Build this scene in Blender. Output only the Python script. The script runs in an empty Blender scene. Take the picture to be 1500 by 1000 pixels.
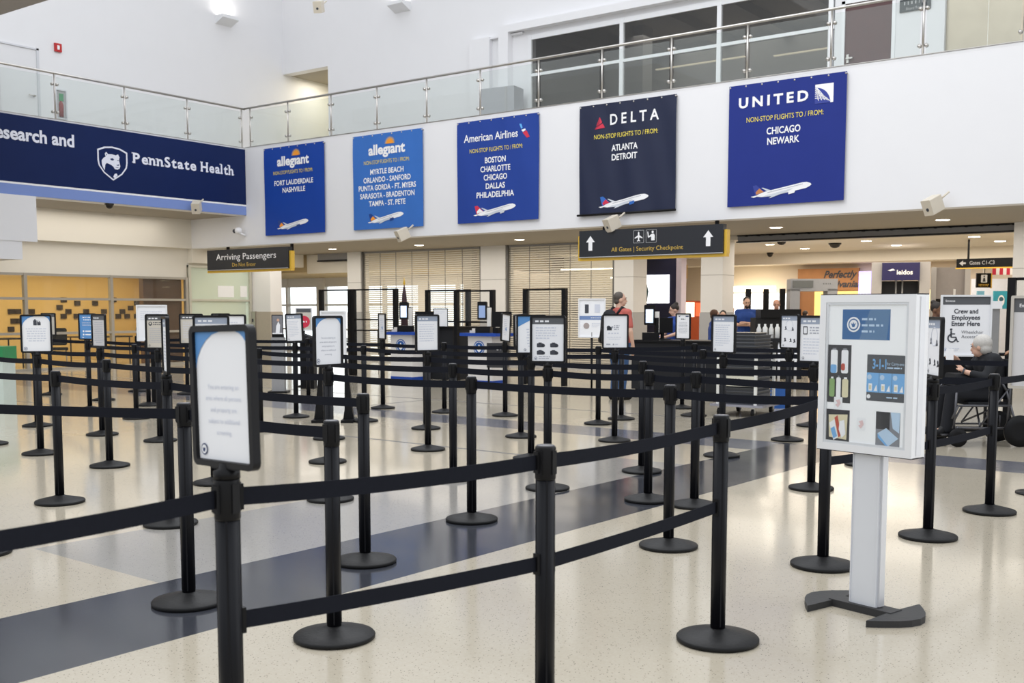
import bpy, math, random
from mathutils import Vector, Matrix
random.seed(7)
SC = bpy.context.scene
COL = SC.collection
R = math.radians
PI = math.pi

# ------------------------------------------------------------------ camera
EYE = 1.45                      # eye height above the concourse floor
YAW, PITCH, FOC = R(36.4), R(5.0), 1567.0
cam = bpy.data.cameras.new('camera')
cam.sensor_width = 36.0
cam.lens = FOC / 1500 * 36
cam.shift_y = 92 / 1500
cam.clip_end = 300
cam.dof.use_dof = True; cam.dof.focus_distance = 8.0; cam.dof.aperture_fstop = 5.6
cam_ob = bpy.data.objects.new('camera', cam)
cam_ob.location = (0, 0, EYE)
cam_ob.rotation_euler = (R(90) - PITCH, 0, YAW)
COL.objects.link(cam_ob)
SC.camera = cam_ob

# ------------------------------------------------------------------ light
SC.view_settings.view_transform = 'Standard'
SC.view_settings.look = 'None'
SC.view_settings.exposure = 0.14
SC.view_settings.gamma = 1.0
SC.view_settings.use_curve_mapping = False
W = bpy.data.worlds.new('daylight'); SC.world = W
W.use_nodes = True
bg = W.node_tree.nodes['Background']
bg.inputs[0].default_value = (0.93, 0.96, 1.0, 1)
# bright overhead glazing and far windows, a dimmer hall around and behind
wn = W.node_tree.nodes.new; wl = W.node_tree.links.new
g_ = wn('ShaderNodeTexCoord'); sx_ = wn('ShaderNodeSeparateXYZ'); wl(g_.outputs['Generated'], sx_.inputs[0])
up_ = wn('ShaderNodeMapRange'); up_.interpolation_type = 'SMOOTHSTEP'; wl(sx_.outputs[2], up_.inputs[0])
for i_, v_ in ((1, 0.05), (2, 0.45), (3, 0.80), (4, 1.22)): up_.inputs[i_].default_value = v_
fw_ = wn('ShaderNodeMapRange'); fw_.interpolation_type = 'SMOOTHSTEP'; wl(sx_.outputs[1], fw_.inputs[0])
for i_, v_ in ((1, 0.25), (2, 0.6), (3, 0.0), (4, 2.3)): fw_.inputs[i_].default_value = v_
mx_ = wn('ShaderNodeMath'); mx_.operation = 'MAXIMUM'; wl(up_.outputs[0], mx_.inputs[0]); wl(fw_.outputs[0], mx_.inputs[1])
wl(mx_.outputs[0], bg.inputs[1])


def area(name, loc, size, power, color=(1, 1, 1), rot=(0, 0, 0), sy=None):
    l = bpy.data.lights.new(name, 'AREA'); l.energy = power; l.color = color
    l.shape = 'RECTANGLE'; l.size = size; l.size_y = sy or size
    o = bpy.data.objects.new(name, l); o.location = loc; o.rotation_euler = rot
    COL.objects.link(o); return o


area('roof_light', (-9, 9, 13), 14, 1100, (0.97, 0.98, 1.0), (0, 0, 0), 14)
WARM = (1.0, 0.89, 0.74)
area('checkpoint_light', (-7, 25.5, 3.0), 9, 330, WARM, (0, 0, 0), 5)
area('soffit_light', (-14, 20.4, 3.08), 22, 330, (1.0, 0.93, 0.82), (0, 0, 0), 2.5)
area('rear_light', (-10, 31, 2.85), 10, 230, WARM, (0, 0, 0), 2.5)
area('shop_light', (-14.5, 24, 3.0), 3, 60, WARM, (0, 0, 0), 2)
area('hall_light', (-21.5, 24.8, 2.58), 8, 170, WARM, (0, 0, 0), 3)
area('lounge_light', (-26.8, 15.5, 2.66), 3, 190, (1.0, 0.78, 0.45), (0, 0, 0), 8)
area('passage_light', (-24.1, 23.4, 8.45), 1.2, 22, (1, 0.92, 0.75), (0, 0, 0), 0.9)
area('left_soffit_fill', (-23.3, 13, 3.86), 1.8, 90, (1.0, 0.95, 0.87), (0, 0, 0), 9)  # fill added to brighten the left fascia; no fixture known under this balcony
area('office_light', (-11.5, 26, 8.6), 6, 150, (1, 0.96, 0.9), (0, 0, 0), 4)

# ------------------------------------------------------------------ survey helper: floor / wall points from bearings
_F0 = Vector((-math.sin(YAW), math.cos(YAW), 0)); _R = Vector((math.cos(YAW), math.sin(YAW), 0)); _U0 = Vector((0, 0, 1))
_F = _F0 * math.cos(PITCH) - _U0 * math.sin(PITCH); _U = _U0 * math.cos(PITCH) + _F0 * math.sin(PITCH)
_C = Vector((0, 0, EYE))


def ray(px, py): return _F + _R * ((px - 750) / FOC) - _U * ((py - 592) / FOC)
def G(px, py, z=0.0):
    d = ray(px, py); return _C + d * ((z - EYE) / d.z)
def WY(px, py, y):
    d = ray(px, py); return _C + d * (y / d.y)
def WX(px, py, x):
    d = ray(px, py); return _C + d * (x / d.x)
def AT(px, py, dist):
    d = ray(px, py); return _C + d * (dist / d.dot(_F0))


# ------------------------------------------------------------------ materials
MATS = {}


def M(name, col=(0.5, 0.5, 0.5), rough=0.5, metal=0.0, emit=0.0, var=0.06, scale=12.0, bump=0.0, trans=0.0, alpha=1.0, spec=0.5, ior=1.45):
    if name in MATS: return MATS[name]
    m = bpy.data.materials.new(name); m.use_nodes = True
    nt = m.node_tree; b = nt.nodes['Principled BSDF']
    b.inputs['Roughness'].default_value = rough
    b.inputs['Metallic'].default_value = metal
    b.inputs['Specular IOR Level'].default_value = spec
    b.inputs['IOR'].default_value = ior
    c = (*col, 1)
    if emit > 0:
        b.inputs['Base Color'].default_value = c
        b.inputs['Emission Color'].default_value = c
        b.inputs['Emission Strength'].default_value = emit
    elif trans > 0:
        b.inputs['Base Color'].default_value = c
        b.inputs['Transmission Weight'].default_value = trans
        b.inputs['Alpha'].default_value = alpha
    else:
        tc = nt.nodes.new('ShaderNodeTexCoord'); n = nt.nodes.new('ShaderNodeTexNoise')
        n.inputs['Scale'].default_value = scale; n.inputs['Detail'].default_value = 3
        nt.links.new(tc.outputs['Object'], n.inputs['Vector'])
        mx = nt.nodes.new('ShaderNodeMix'); mx.data_type = 'RGBA'
        mx.inputs[6].default_value = tuple(max(0, x * (1 - var)) for x in col) + (1,)
        mx.inputs[7].default_value = tuple(min(1, x * (1 + var)) for x in col) + (1,)
        nt.links.new(n.outputs[0], mx.inputs[0]); nt.links.new(mx.outputs[2], b.inputs['Base Color'])
        if bump:
            bp = nt.nodes.new('ShaderNodeBump'); bp.inputs['Strength'].default_value = bump; bp.inputs['Distance'].default_value = 0.01
            nt.links.new(n.outputs[0], bp.inputs['Height']); nt.links.new(bp.outputs[0], b.inputs['Normal'])
        b.inputs['Alpha'].default_value = alpha
    MATS[name] = m; return m


def glass(name, col, dens, rough=0.02, sheen=0.55):
    """thin sheet glass: mostly clear, tinted, with a sheen"""
    m = bpy.data.materials.new(name); m.use_nodes = True
    nt = m.node_tree; nt.nodes.clear()
    out = nt.nodes.new('ShaderNodeOutputMaterial'); t = nt.nodes.new('ShaderNodeBsdfTransparent'); t.inputs[0].default_value = (*col, 1)
    g = nt.nodes.new('ShaderNodeBsdfGlossy'); g.inputs['Roughness'].default_value = rough
    d = nt.nodes.new('ShaderNodeBsdfDiffuse'); d.inputs[0].default_value = (*[min(1, c) for c in col], 1)
    lw = nt.nodes.new('ShaderNodeLayerWeight'); lw.inputs[0].default_value = 0.25
    mp = nt.nodes.new('ShaderNodeMath'); mp.operation = 'MULTIPLY'; mp.inputs[1].default_value = sheen
    pw = nt.nodes.new('ShaderNodeMath'); pw.operation = 'POWER'; pw.inputs[1].default_value = 3.0; lw.inputs[0].default_value = 0.5
    ad = nt.nodes.new('ShaderNodeMath'); ad.operation = 'ADD'; ad.inputs[1].default_value = 0.04
    nt.links.new(lw.outputs['Facing'], pw.inputs[0]); nt.links.new(pw.outputs[0], ad.inputs[0]); nt.links.new(ad.outputs[0], mp.inputs[0])
    m1 = nt.nodes.new('ShaderNodeMixShader'); m1.inputs[0].default_value = dens
    m2 = nt.nodes.new('ShaderNodeMixShader')
    nt.links.new(t.outputs[0], m1.inputs[1]); nt.links.new(d.outputs[0], m1.inputs[2])
    nt.links.new(mp.outputs[0], m2.inputs[0]); nt.links.new(m1.outputs[0], m2.inputs[1]); nt.links.new(g.outputs[0], m2.inputs[2])
    nt.links.new(m2.outputs[0], out.inputs[0])
    MATS[name] = m; return m


def terrazzo(name, base, chips, chipdark, amount, rough):
    m = bpy.data.materials.new(name); m.use_nodes = True
    nt = m.node_tree; b = nt.nodes['Principled BSDF']; N = nt.nodes.new; L = nt.links.new
    tc = N('ShaderNodeTexCoord')
    v = N('ShaderNodeTexVoronoi'); v.inputs['Scale'].default_value = 105
    L(tc.outputs['Object'], v.inputs['Vector'])
    sx = N('ShaderNodeSeparateColor'); L(v.outputs['Color'], sx.inputs[0])
    gt = N('ShaderNodeMath'); gt.operation = 'GREATER_THAN'; gt.inputs[1].default_value = 1 - amount; L(sx.outputs[0], gt.inputs[0])
    lt = N('ShaderNodeMath'); lt.operation = 'LESS_THAN'; lt.inputs[1].default_value = 0.30; L(v.outputs['Distance'], lt.inputs[0])
    mu = N('ShaderNodeMath'); mu.operation = 'MULTIPLY'; L(gt.outputs[0], mu.inputs[0]); L(lt.outputs[0], mu.inputs[1])
    v2 = N('ShaderNodeTexVoronoi'); v2.inputs['Scale'].default_value = 120; L(tc.outputs['Object'], v2.inputs['Vector'])
    n = N('ShaderNodeTexNoise'); n.inputs['Scale'].default_value = 0.9; n.inputs['Detail'].default_value = 4; L(tc.outputs['Object'], n.inputs['Vector'])
    a = N('ShaderNodeMix'); a.data_type = 'RGBA'; a.inputs[6].default_value = (*[c * 0.93 for c in base], 1); a.inputs[7].default_value = (*[min(1, c * 1.07) for c in base], 1)
    L(n.outputs[0], a.inputs[0])
    s2 = N('ShaderNodeSeparateColor'); L(v2.outputs['Color'], s2.inputs[0])
    f2 = N('ShaderNodeMath'); f2.operation = 'MULTIPLY'; f2.inputs[1].default_value = 0.35; L(s2.outputs[1], f2.inputs[0])
    a2 = N('ShaderNodeMix'); a2.data_type = 'RGBA'; a2.inputs[7].default_value = (*chips, 1); L(f2.outputs[0], a2.inputs[0]); L(a.outputs[2], a2.inputs[6])
    a3 = N('ShaderNodeMix'); a3.data_type = 'RGBA'; a3.inputs[7].default_value = (*chipdark, 1); L(mu.outputs[0], a3.inputs[0]); L(a2.outputs[2], a3.inputs[6])
    L(a3.outputs[2], b.inputs['Base Color'])
    n3 = N('ShaderNodeTexNoise'); n3.inputs['Scale'].default_value = 2.2; L(tc.outputs['Object'], n3.inputs['Vector'])
    mr = N('ShaderNodeMapRange'); mr.inputs[3].default_value = rough * 0.75; mr.inputs[4].default_value = rough * 1.3; L(n3.outputs[0], mr.inputs[0])
    L(mr.outputs[0], b.inputs['Roughness'])
    MATS[name] = m; return m


BLK = M('black_powder_coat', (0.006, 0.0065, 0.009), 0.40, spec=0.22)
BASEB = M('black_cast_base', (0.009, 0.009, 0.0095), 0.5, spec=0.25, bump=0.15, scale=60)
BELT = M('black_nylon_belt', (0.0095, 0.0108, 0.0165), 0.8, spec=0.15, var=0.15, scale=80)
PLAST = M('black_plastic', (0.006, 0.006, 0.007), 0.40, spec=0.22)
WALL = M('white_paint', (0.80, 0.80, 0.82), 0.6, var=0.015, scale=2)
WALLC = M('cream_paint', (0.78, 0.74, 0.66), 0.65, var=0.02, scale=2)
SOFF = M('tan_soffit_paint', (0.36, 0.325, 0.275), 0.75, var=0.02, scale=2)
GREYP = M('grey_cladding', (0.42, 0.42, 0.43), 0.5, var=0.03)
STEEL = M('brushed_steel', (0.55, 0.53, 0.50), 0.32, 1.0, var=0.1, scale=40)
CHROME = M('chrome', (0.8, 0.8, 0.82), 0.12, 1.0)
ALU = M('satin_aluminium', (0.66, 0.67, 0.70), 0.38, 0.55, var=0.03)
ALUW = M('white_aluminium', (0.80, 0.81, 0.83), 0.35, 0.1, var=0.02)
PAPER = M('white_paper', (0.86, 0.87, 0.90), 0.55, var=0.01)
PAPERB = M('beige_paper', (0.60, 0.56, 0.49), 0.6, var=0.02)
PAPERG = M('grey_paper', (0.62, 0.61, 0.62), 0.6, var=0.02)
INK = M('grey_ink', (0.42, 0.44, 0.50), 0.6)
INKL = M('pale_blue_grey_ink', (0.62, 0.65, 0.74), 0.6)
INKD = M('dark_ink', (0.05, 0.055, 0.07), 0.6)
HEAD = M('slate_header', (0.10, 0.105, 0.115), 0.5)
HEADB = M('blue_grey_header', (0.33, 0.38, 0.48), 0.5)
SKYB = M('sky_blue_print', (0.10, 0.28, 0.60), 0.5)
NAVY = M('navy_print', (0.012, 0.035, 0.13), 0.5)
WHITE = M('white_print', (0.9, 0.9, 0.92), 0.5, var=0.01)
YELT = M('yellow_print', (0.85, 0.70, 0.10), 0.5, var=0.01)
GOLD = M('yellow_ochre_edge', (0.72, 0.45, 0.05), 0.4)
GLR = glass('clear_railing_glass', (0.93, 0.955, 0.945), 0.04, 0.02, 0.6)
GLW = glass('window_glass', (0.93, 0.95, 0.94), 0.015)
GLF = glass('frosted_green_glass', (0.80, 0.89, 0.80), 0.66, 0.2)
GLD = glass('dark_window_glass', (0.60, 0.61, 0.62), 0.03)
GLP = glass('clear_acrylic', (0.985, 0.99, 0.99), 0.008, 0.02, 0.22)
SKIN = M('skin', (0.55, 0.32, 0.22), 0.5)
SKIN2 = M('warm_skin', (0.62, 0.38, 0.28), 0.5)
BLUEU = M('royal_blue_uniform', (0.012, 0.052, 0.25), 0.75, var=0.15, scale=30)
DARKF = M('black_fabric', (0.010, 0.011, 0.014), 0.85, var=0.2, scale=40)
WOOD = M('oak_board', (0.36, 0.17, 0.06), 0.5, var=0.2, scale=6)
WOODD = M('brown_wood_panel', (0.12, 0.05, 0.02), 0.45, var=0.25, scale=5)
LAMP = M('lamp_glow', (1.0, 0.90, 0.72), emit=14)
TUBE = M('strip_light_glow', (1.0, 0.86, 0.58), emit=5)
SCREENW = M('lit_white_screen', (0.95, 0.96, 1.0), emit=1.6)


# ------------------------------------------------------------------ mesh builder
class MB:
    def __init__(s): s.v = []; s.f = []; s.m = []; s.sm = []
    def add(s, vs, fs, mi=0, smooth=False, T=None):
        o = len(s.v)
        s.v += [tuple(T @ Vector(p)) if T else tuple(p) for p in vs]
        for f in fs: s.f.append([i + o for i in f]); s.m.append(mi); s.sm.append(smooth)
        return s
    def box(s, x0, x1, y0, y1, z0, z1, mi=0, T=None):
        v = [(x0, y0, z0), (x1, y0, z0), (x1, y1, z0), (x0, y1, z0), (x0, y0, z1), (x1, y0, z1), (x1, y1, z1), (x0, y1, z1)]
        return s.add(v, [(0, 3, 2, 1), (4, 5, 6, 7), (0, 1, 5, 4), (1, 2, 6, 5), (2, 3, 7, 6), (3, 0, 4, 7)], mi, False, T)
    def rbox(s, x0, x1, z0, z1, y0, y1, r, mi=0, n=5, T=None):
        """slab in the XZ plane with rounded corners, thickness y0..y1"""
        return s.prism(rrect(x0, x1, z0, z1, r, n), y0, y1, mi, T)
    def prism(s, poly, y0, y1, mi=0, T=None, smooth=False):
        n = len(poly)
        v = [(p[0], y0, p[1]) for p in poly] + [(p[0], y1, p[1]) for p in poly]
        f = [tuple(range(n)), tuple(range(2 * n - 1, n - 1, -1))] + [(i, i + n, (i + 1) % n + n, (i + 1) % n) for i in range(n)]
        return s.add(v, f, mi, smooth, T)
    def ring(s, outer, inner, y0, y1, mi=0, T=None):
        n = len(outer)
        v = [(p[0], y, p[1]) for y in (y0, y1) for lp in (outer, inner) for p in lp]
        f = []
        for i in range(n):
            j = (i + 1) % n
            f += [(i, j, n + j, n + i), (2 * n + i, 3 * n + i, 3 * n + j, 2 * n + j), (i, 2 * n + i, 2 * n + j, j), (n + i, n + j, 3 * n + j, 3 * n + i)]
        return s.add(v, f, mi, False, T)
    def lathe(s, prof, n=24, mi=0, T=None, smooth=True):
        v = []; f = []
        for r, z in prof:
            for i in range(n): a = 2 * PI * i / n; v.append((r * math.cos(a), r * math.sin(a), z))
        for k in range(len(prof) - 1):
            for i in range(n): j = (i + 1) % n; f.append((k * n + i, k * n + j, (k + 1) * n + j, (k + 1) * n + i))
        f.append(tuple(range(n - 1, -1, -1))); f.append(tuple(range((len(prof) - 1) * n, len(prof) * n)))
        return s.add(v, f, mi, smooth, T)
    def rod(s, p, q, r, n=10, mi=0, r2=None, smooth=True):
        p, q = Vector(p), Vector(q); d = q - p
        T = Matrix.Translation(p) @ d.to_track_quat('Z', 'Y').to_matrix().to_4x4()
        return s.lathe([(r, 0), (r if r2 is None else r2, d.length)], n, mi, T, smooth)
    def tube(s, pts, r, n=8, mi=0):
        for a, b in zip(pts, pts[1:]): s.rod(a, b, r, n, mi)
        for p in pts[1:-1]: s.ball(p, (r, r, r), 6, n, mi)
        return s
    def ball(s, c, r, nu=10, nv=14, mi=0, T=None):
        v = [(c[0], c[1], c[2] - r[2])]; f = []
        for i in range(1, nu):
            t = PI * i / nu - PI / 2
            for j in range(nv):
                a = 2 * PI * j / nv
                v.append((c[0] + r[0] * math.cos(t) * math.cos(a), c[1] + r[1] * math.cos(t) * math.sin(a), c[2] + r[2] * math.sin(t)))
        v.append((c[0], c[1], c[2] + r[2])); k = len(v) - 1
        for j in range(nv):
            f.append((0, 1 + (j + 1) % nv, 1 + j)); f.append((k, k - nv + j, k - nv + (j + 1) % nv))
        for i in range(nu - 2):
            for j in range(nv):
                a = 1 + i * nv; f.append((a + j, a + (j + 1) % nv, a + nv + (j + 1) % nv, a + nv + j))
        return s.add(v, f, mi, True, T)
    def cap(s, p, q, r1, r2, mi=0):
        p, q = Vector(p), Vector(q); s.rod(p, q, r1, 14, mi, r2); s.ball(p, (r1,) * 3, 8, 14, mi); s.ball(q, (r2,) * 3, 8, 14, mi); return s
    def mesh(s, name, mats):
        me = bpy.data.meshes.new(name); me.from_pydata(s.v, [], s.f); me.update()
        for m in (mats if isinstance(mats, (list, tuple)) else [mats]): me.materials.append(m)
        me.polygons.foreach_set('material_index', s.m); me.polygons.foreach_set('use_smooth', s.sm)
        me.update(); return me
    def build(s, name, mats, parent=None, loc=None, rz=0.0):
        o = bpy.data.objects.new(name, s.mesh(name, mats)); COL.objects.link(o)
        if parent: o.parent = parent
        if loc is not None: o.location = loc
        o.rotation_euler.z = rz
        return o


def rrect(x0, x1, z0, z1, r, n=5):
    p = []
    for cx, cz, a0 in ((x1 - r, z0 + r, -90), (x1 - r, z1 - r, 0), (x0 + r, z1 - r, 90), (x0 + r, z0 + r, 180)):
        for i in range(n + 1): a = R(a0 + 90 * i / n); p.append((cx + r * math.cos(a), cz + r * math.sin(a)))
    return p


def disc(cx, cz, r, n=28, sx=1.0): return [(cx + r * sx * math.cos(2 * PI * i / n), cz + r * math.sin(2 * PI * i / n)) for i in range(n)]


def empty(name, loc=(0, 0, 0), rz=0.0):
    o = bpy.data.objects.new(name, None); o.empty_display_size = 0.1; o.location = loc; o.rotation_euler.z = rz
    COL.objects.link(o); return o


def tag(o, label, cat, group=None):
    o['label'] = label; o['category'] = cat
    if group: o['group'] = group
    return o


def struct(o): o['kind'] = 'structure'; return o
def thing(name, loc, rz, label, cat, group=None): return tag(empty(name, loc, rz), label, cat, group)


def link_copy(src, parent=None, mesh=None):
    c = src.copy(); COL.objects.link(c); c.parent = parent
    if mesh: c.data = mesh
    return c


# ------------------------------------------------------------------ lettering
_tc = {}


def text_geo(s, bold=0.0, ext=0.0008, spacing=1.0, shear=0.0):
    k = (s, bold, ext, spacing, shear)
    if k in _tc: return _tc[k]
    cu = bpy.data.curves.new('lettering', 'FONT'); cu.body = s; cu.size = 1.0; cu.offset = bold; cu.resolution_u = 3
    cu.space_character = spacing; cu.shear = shear
    o = bpy.data.objects.new('lettering', cu); COL.objects.link(o)
    dg = bpy.context.evaluated_depsgraph_get()
    me = bpy.data.meshes.new_from_object(o.evaluated_get(dg))
    vs = [tuple(v.co) for v in me.vertices]; fs = [tuple(p.vertices) for p in me.polygons]
    bpy.data.objects.remove(o); bpy.data.curves.remove(cu); bpy.data.meshes.remove(me)
    xs = [v[0] for v in vs]; ys = [v[1] for v in vs]
    _tc[k] = (vs, fs, min(xs), max(xs), min(ys), max(ys)); return _tc[k]


def letter(mb, s, x, z, h, width=None, mi=0, y=-0.002, align='C', bold=0.012, spacing=1.0, shear=0.0, wave=None):
    """lettering in the XZ plane facing -Y; h = cap height, z = baseline"""
    vs, fs, a, b, c, d = text_geo(s, bold, 0, spacing, shear)
    k = h / 0.72; kx = width / (b - a) if width else k
    w = (b - a) * kx
    x0 = x - w / 2 if align == 'C' else (x if align == 'L' else x - w)
    out = []
    for v in vs:
        X = x0 + (v[0] - a) * kx; Z = z + v[1] * k
        out.append((X, y + (wave(X, Z) if wave else 0), Z))
    mb.add(out, fs, mi)
    return w


def lines(mb, x0, x1, z, n, dz, h, mi, y=-0.002, center=False, seed=1):
    """rows of print too small to read"""
    rr = random.Random(seed)
    for i in range(n):
        zz = z - i * dz; xe = x1 - (x1 - x0) * rr.uniform(0, 0.35) * (0.5 if i < n - 1 else 1.3); xs = x0
        if center: o = (x1 - xe) / 2; xs += o; xe = xs + (xe - x0)
        x = xs
        while x < xe - 0.004:
            w = min(rr.uniform(0.012, 0.034), xe - x)
            mb.add([(x, y, zz), (x + w, y, zz), (x + w, y, zz + h), (x, y, zz + h)], [(0, 1, 2, 3)], mi)
            x += w + h * 0.8


def quad(mb, x0, x1, z0, z1, mi, y=-0.001): mb.add([(x0, y, z0), (x1, y, z0), (x1, y, z1), (x0, y, z1)], [(0, 1, 2, 3)], mi)
def clip(pts, ax, lo, hi):
    for sgn, lim in ((1, lo), (-1, -hi)):
        out = []
        for a, b in zip(pts, pts[1:] + pts[:1]):
            da, db = sgn * a[ax] - lim, sgn * b[ax] - lim
            if da >= 0: out.append(a)
            if da * db < 0: k = da / (da - db); out.append((a[0] + (b[0] - a[0]) * k, a[1] + (b[1] - a[1]) * k))
        pts = out
        if len(pts) < 3: return []
    return pts


def poly(mb, pts, mi, y=-0.002, wave=None):
    pts = [tuple(p) for p in pts]
    if not wave:
        mb.add([(p[0], y, p[1]) for p in pts], [tuple(range(len(pts)))], mi); return
    d = 0.05; xs_ = [p[0] for p in pts]; zs_ = [p[1] for p in pts]
    for i in range(math.floor(min(xs_) / d), math.ceil(max(xs_) / d)):
        a = clip(pts, 0, i * d, (i + 1) * d)
        for j in range(math.floor(min(zs_) / d), math.ceil(max(zs_) / d)) if a else ():
            q = clip(a, 1, j * d, (j + 1) * d)
            if q: mb.add([(p[0], y + wave(*p), p[1]) for p in q], [tuple(range(len(q)))], mi)

# ================================================================== SETTING
FT = R(-2.2)                    # the terrazzo pattern is laid slightly askew to the walls


def fl(a, b):
    """pattern coordinates -> floor position (pivot on the dark band)"""
    c, s = math.cos(FT), math.sin(FT); return (-4.86 + a * c - b * s, 2.5 + a * s + b * c)


T_BEI = terrazzo('beige_terrazzo', (0.42, 0.375, 0.295), (0.50, 0.455, 0.37), (0.14, 0.12, 0.09), 0.16, 0.13)
T_GRY = terrazzo('grey_terrazzo', (0.285, 0.272, 0.25), (0.36, 0.345, 0.32), (0.14, 0.13, 0.12), 0.13, 0.15)
T_DRK = terrazzo('slate_terrazzo', (0.034, 0.0365, 0.045), (0.058, 0.061, 0.072), (0.03, 0.03, 0.04), 0.10, 0.15)
T_SLT = terrazzo('pale_slate_terrazzo', (0.115, 0.118, 0.14), (0.17, 0.17, 0.19), (0.06, 0.06, 0.07), 0.10, 0.16)
JOINT = M('dark_joint', (0.12, 0.115, 0.11), 0.35)
fm = MB()
xs = [-40, -7.03, -6.96, -1.35, -0.03, 0.90, 3.6, 22]
ys = [-14, 0.90, 6.10, 6.16, 6.55, 7.95, 8.72, 10.48, 10.56, 40]
for i in range(len(xs) - 1):
    for j in range(len(ys) - 1):
        a = (xs[i] + xs[i + 1]) / 2; b = (ys[j] + ys[j + 1]) / 2
        k = 0
        if -1.35 < a < -0.03 and 0.9 < b < 6.55: k = 1
        if 7.95 < b < 8.72: k = 3
        if (6.10 < b < 6.16 and a < -1.35) or 10.48 < b < 10.56: k = 4
        if -7.03 < a < -6.96 and 8.72 < b < 10.56: k = 4
        if -0.03 < a < 0.90 and b < 8.72: k = 2
        P = [fl(xs[i], ys[j]), fl(xs[i + 1], ys[j]), fl(xs[i + 1], ys[j + 1]), fl(xs[i], ys[j + 1])]
        fm.add([(p[0], p[1], 0) for p in P], [(0, 1, 2, 3)], k)
struct(fm.build('floor', [T_BEI, T_GRY, T_DRK, T_SLT, JOINT]))

# -- the balcony front above the checkpoint, and the storey it carries
YB, XL = 18.45, -22.16
ZS, ZL = 3.13, 5.60
w = MB(); w.box(-24.6, 12, YB, YB + 0.35, ZS, ZL); w.box(XL, 12, YB - 0.002, YB + 0.36, ZL - 0.02, ZL + 0.02)
struct(w.build('wall_front', WALL))
w = MB(); w.box(XL - 0.35, XL, -3, YB, 3.9, ZL); w.box(XL - 0.36, XL + 0.002, -3, YB, ZL - 0.02, ZL + 0.02)
struct(w.build('wall_left', WALL))
w = MB(); w.box(-36, 12, YB + 0.35, 22.5, ZS, ZL - 0.1); w.box(-36, XL - 0.35, -3, YB + 0.35, 3.9, ZL - 0.1)
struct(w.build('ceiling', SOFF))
w = MB(); w.box(-24.75, -24.42, -3, YB + 0.3, ZS, 3.9); w.box(-24.75, -24.42, YB, 22.5, 2.75, ZS)
struct(w.build('trim_1', WALLC))
w = MB(); w.box(-24.8, -24.6, -3, 18.4, 2.33, ZS); w.box(-24.8, -24.6, 18.4, 20.6, 2.69, ZS)
struct(w.build('wall_lounge', WALLC))
w = MB(); w.box(-24.4, -22.10, 2, 12.70, 2.93, 3.9); w.box(-24.4, -22.12, 2, 12.36, 2.54, 2.93)
struct(w.build('trim_2', WALL))
# interior of checkpoint: ceiling, bulkhead, rear walls
w = MB(); w.box(-13.2, 12, 22.62, 28.5, 3.04, 5.3); w.box(-18, 12, 28.5, 28.75, 2.74, 5.3); w.box(-18, 12, 28.75, 33.2, 2.9, 5.3)
struct(w.build('ceiling_checkpoint', M('cream_ceiling', (0.82, 0.77, 0.68), 0.7, var=0.02)))
w = MB(); w.box(-18, 12, 33, 33.3, 0, 3.3); w.box(-18.3, -18, 22.6, 33.3, 0, 3.3); w.box(9, 9.3, 22.6, 33.3, 0, 3.3)
struct(w.build('wall_checkpoint', M('beige_wall', (0.60, 0.53, 0.45), 0.65, var=0.02)))
# header of the roll-up grilles along the opening
TRK = M('grey_track', (0.30, 0.30, 0.31), 0.5, 0.0)
w = MB()
w.box(-10.3, -4.55, 22.42, 22.62, 2.96, 2.99, 1); w.box(-10.3, -4.55, 22.50, 22.62, 2.99, 3.10, 0); w.box(-10.3, -4.55, 22.46, 22.62, 3.105, 3.13, 1)
for k in range(20): w.box(-10.1 + k * 0.29, -10.06 + k * 0.29, 22.42, 22.5, 3.09, 3.12, 1)
w.box(-23.76, -22.38, 22.42, 22.62, 2.90, 2.94, 1); w.box(-23.76, -22.38, 22.46, 22.62, 2.94, 3.13, 0)
struct(w.build('trim_3', [TRK, PLAST]))
w = MB(); w.box(-24.4, -22.3, 22.62, 22.8, 2.57, 3.13); struct(w.build('trim_4', WALLC))
# columns
def column(n, x0, x1, y0, y1, zt=ZS):
    c = MB(); c.box(x0, x1, y0, y1, 0, zt, 0); c.box(x0 - 0.015, x1 + 0.015, y0 - 0.015, y1 + 0.015, 0, 1.40, 1)
    for k in (1.40, 2.25): c.box(x0 - 0.004, x1 + 0.004, y0 - 0.004, y1 + 0.004, k, k + 0.012, 2)
    o = c.build('column', [M('column_white', (0.74, 0.73, 0.72), 0.55, var=0.02), GREYP, M('column_joint', (0.35, 0.34, 0.33), 0.6)])
    struct(o)
for k, q in enumerate(((-22.37, -21.84, 22.3, 22.64), (-17.47, -16.66, 22.3, 22.66), (-13.39, -12.86, 22.3, 22.95), (-11.12, -10.58, 22.35, 22.95), (-4.53, 12, 22.3, 22.8))):
    column(k + 3, *q)
# end pillar by the lounge, with its steel-jambed wainscot
c = MB(); c.box(-24.6, -23.78, 20.62, 21.05, 0, ZS, 0); c.box(-24.6, -23.76, 20.60, 21.07, 0, 1.42, 1); c.box(-24.58, -24.38, 20.55, 20.62, 0, 1.43, 2); c.box(-24.5, -24.45, 20.54, 20.56, 1.12, 1.22, 3)
struct(c.build('column', [WALL, M('taupe_cladding', (0.45, 0.40, 0.34), 0.5), STEEL, INKD]))

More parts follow.
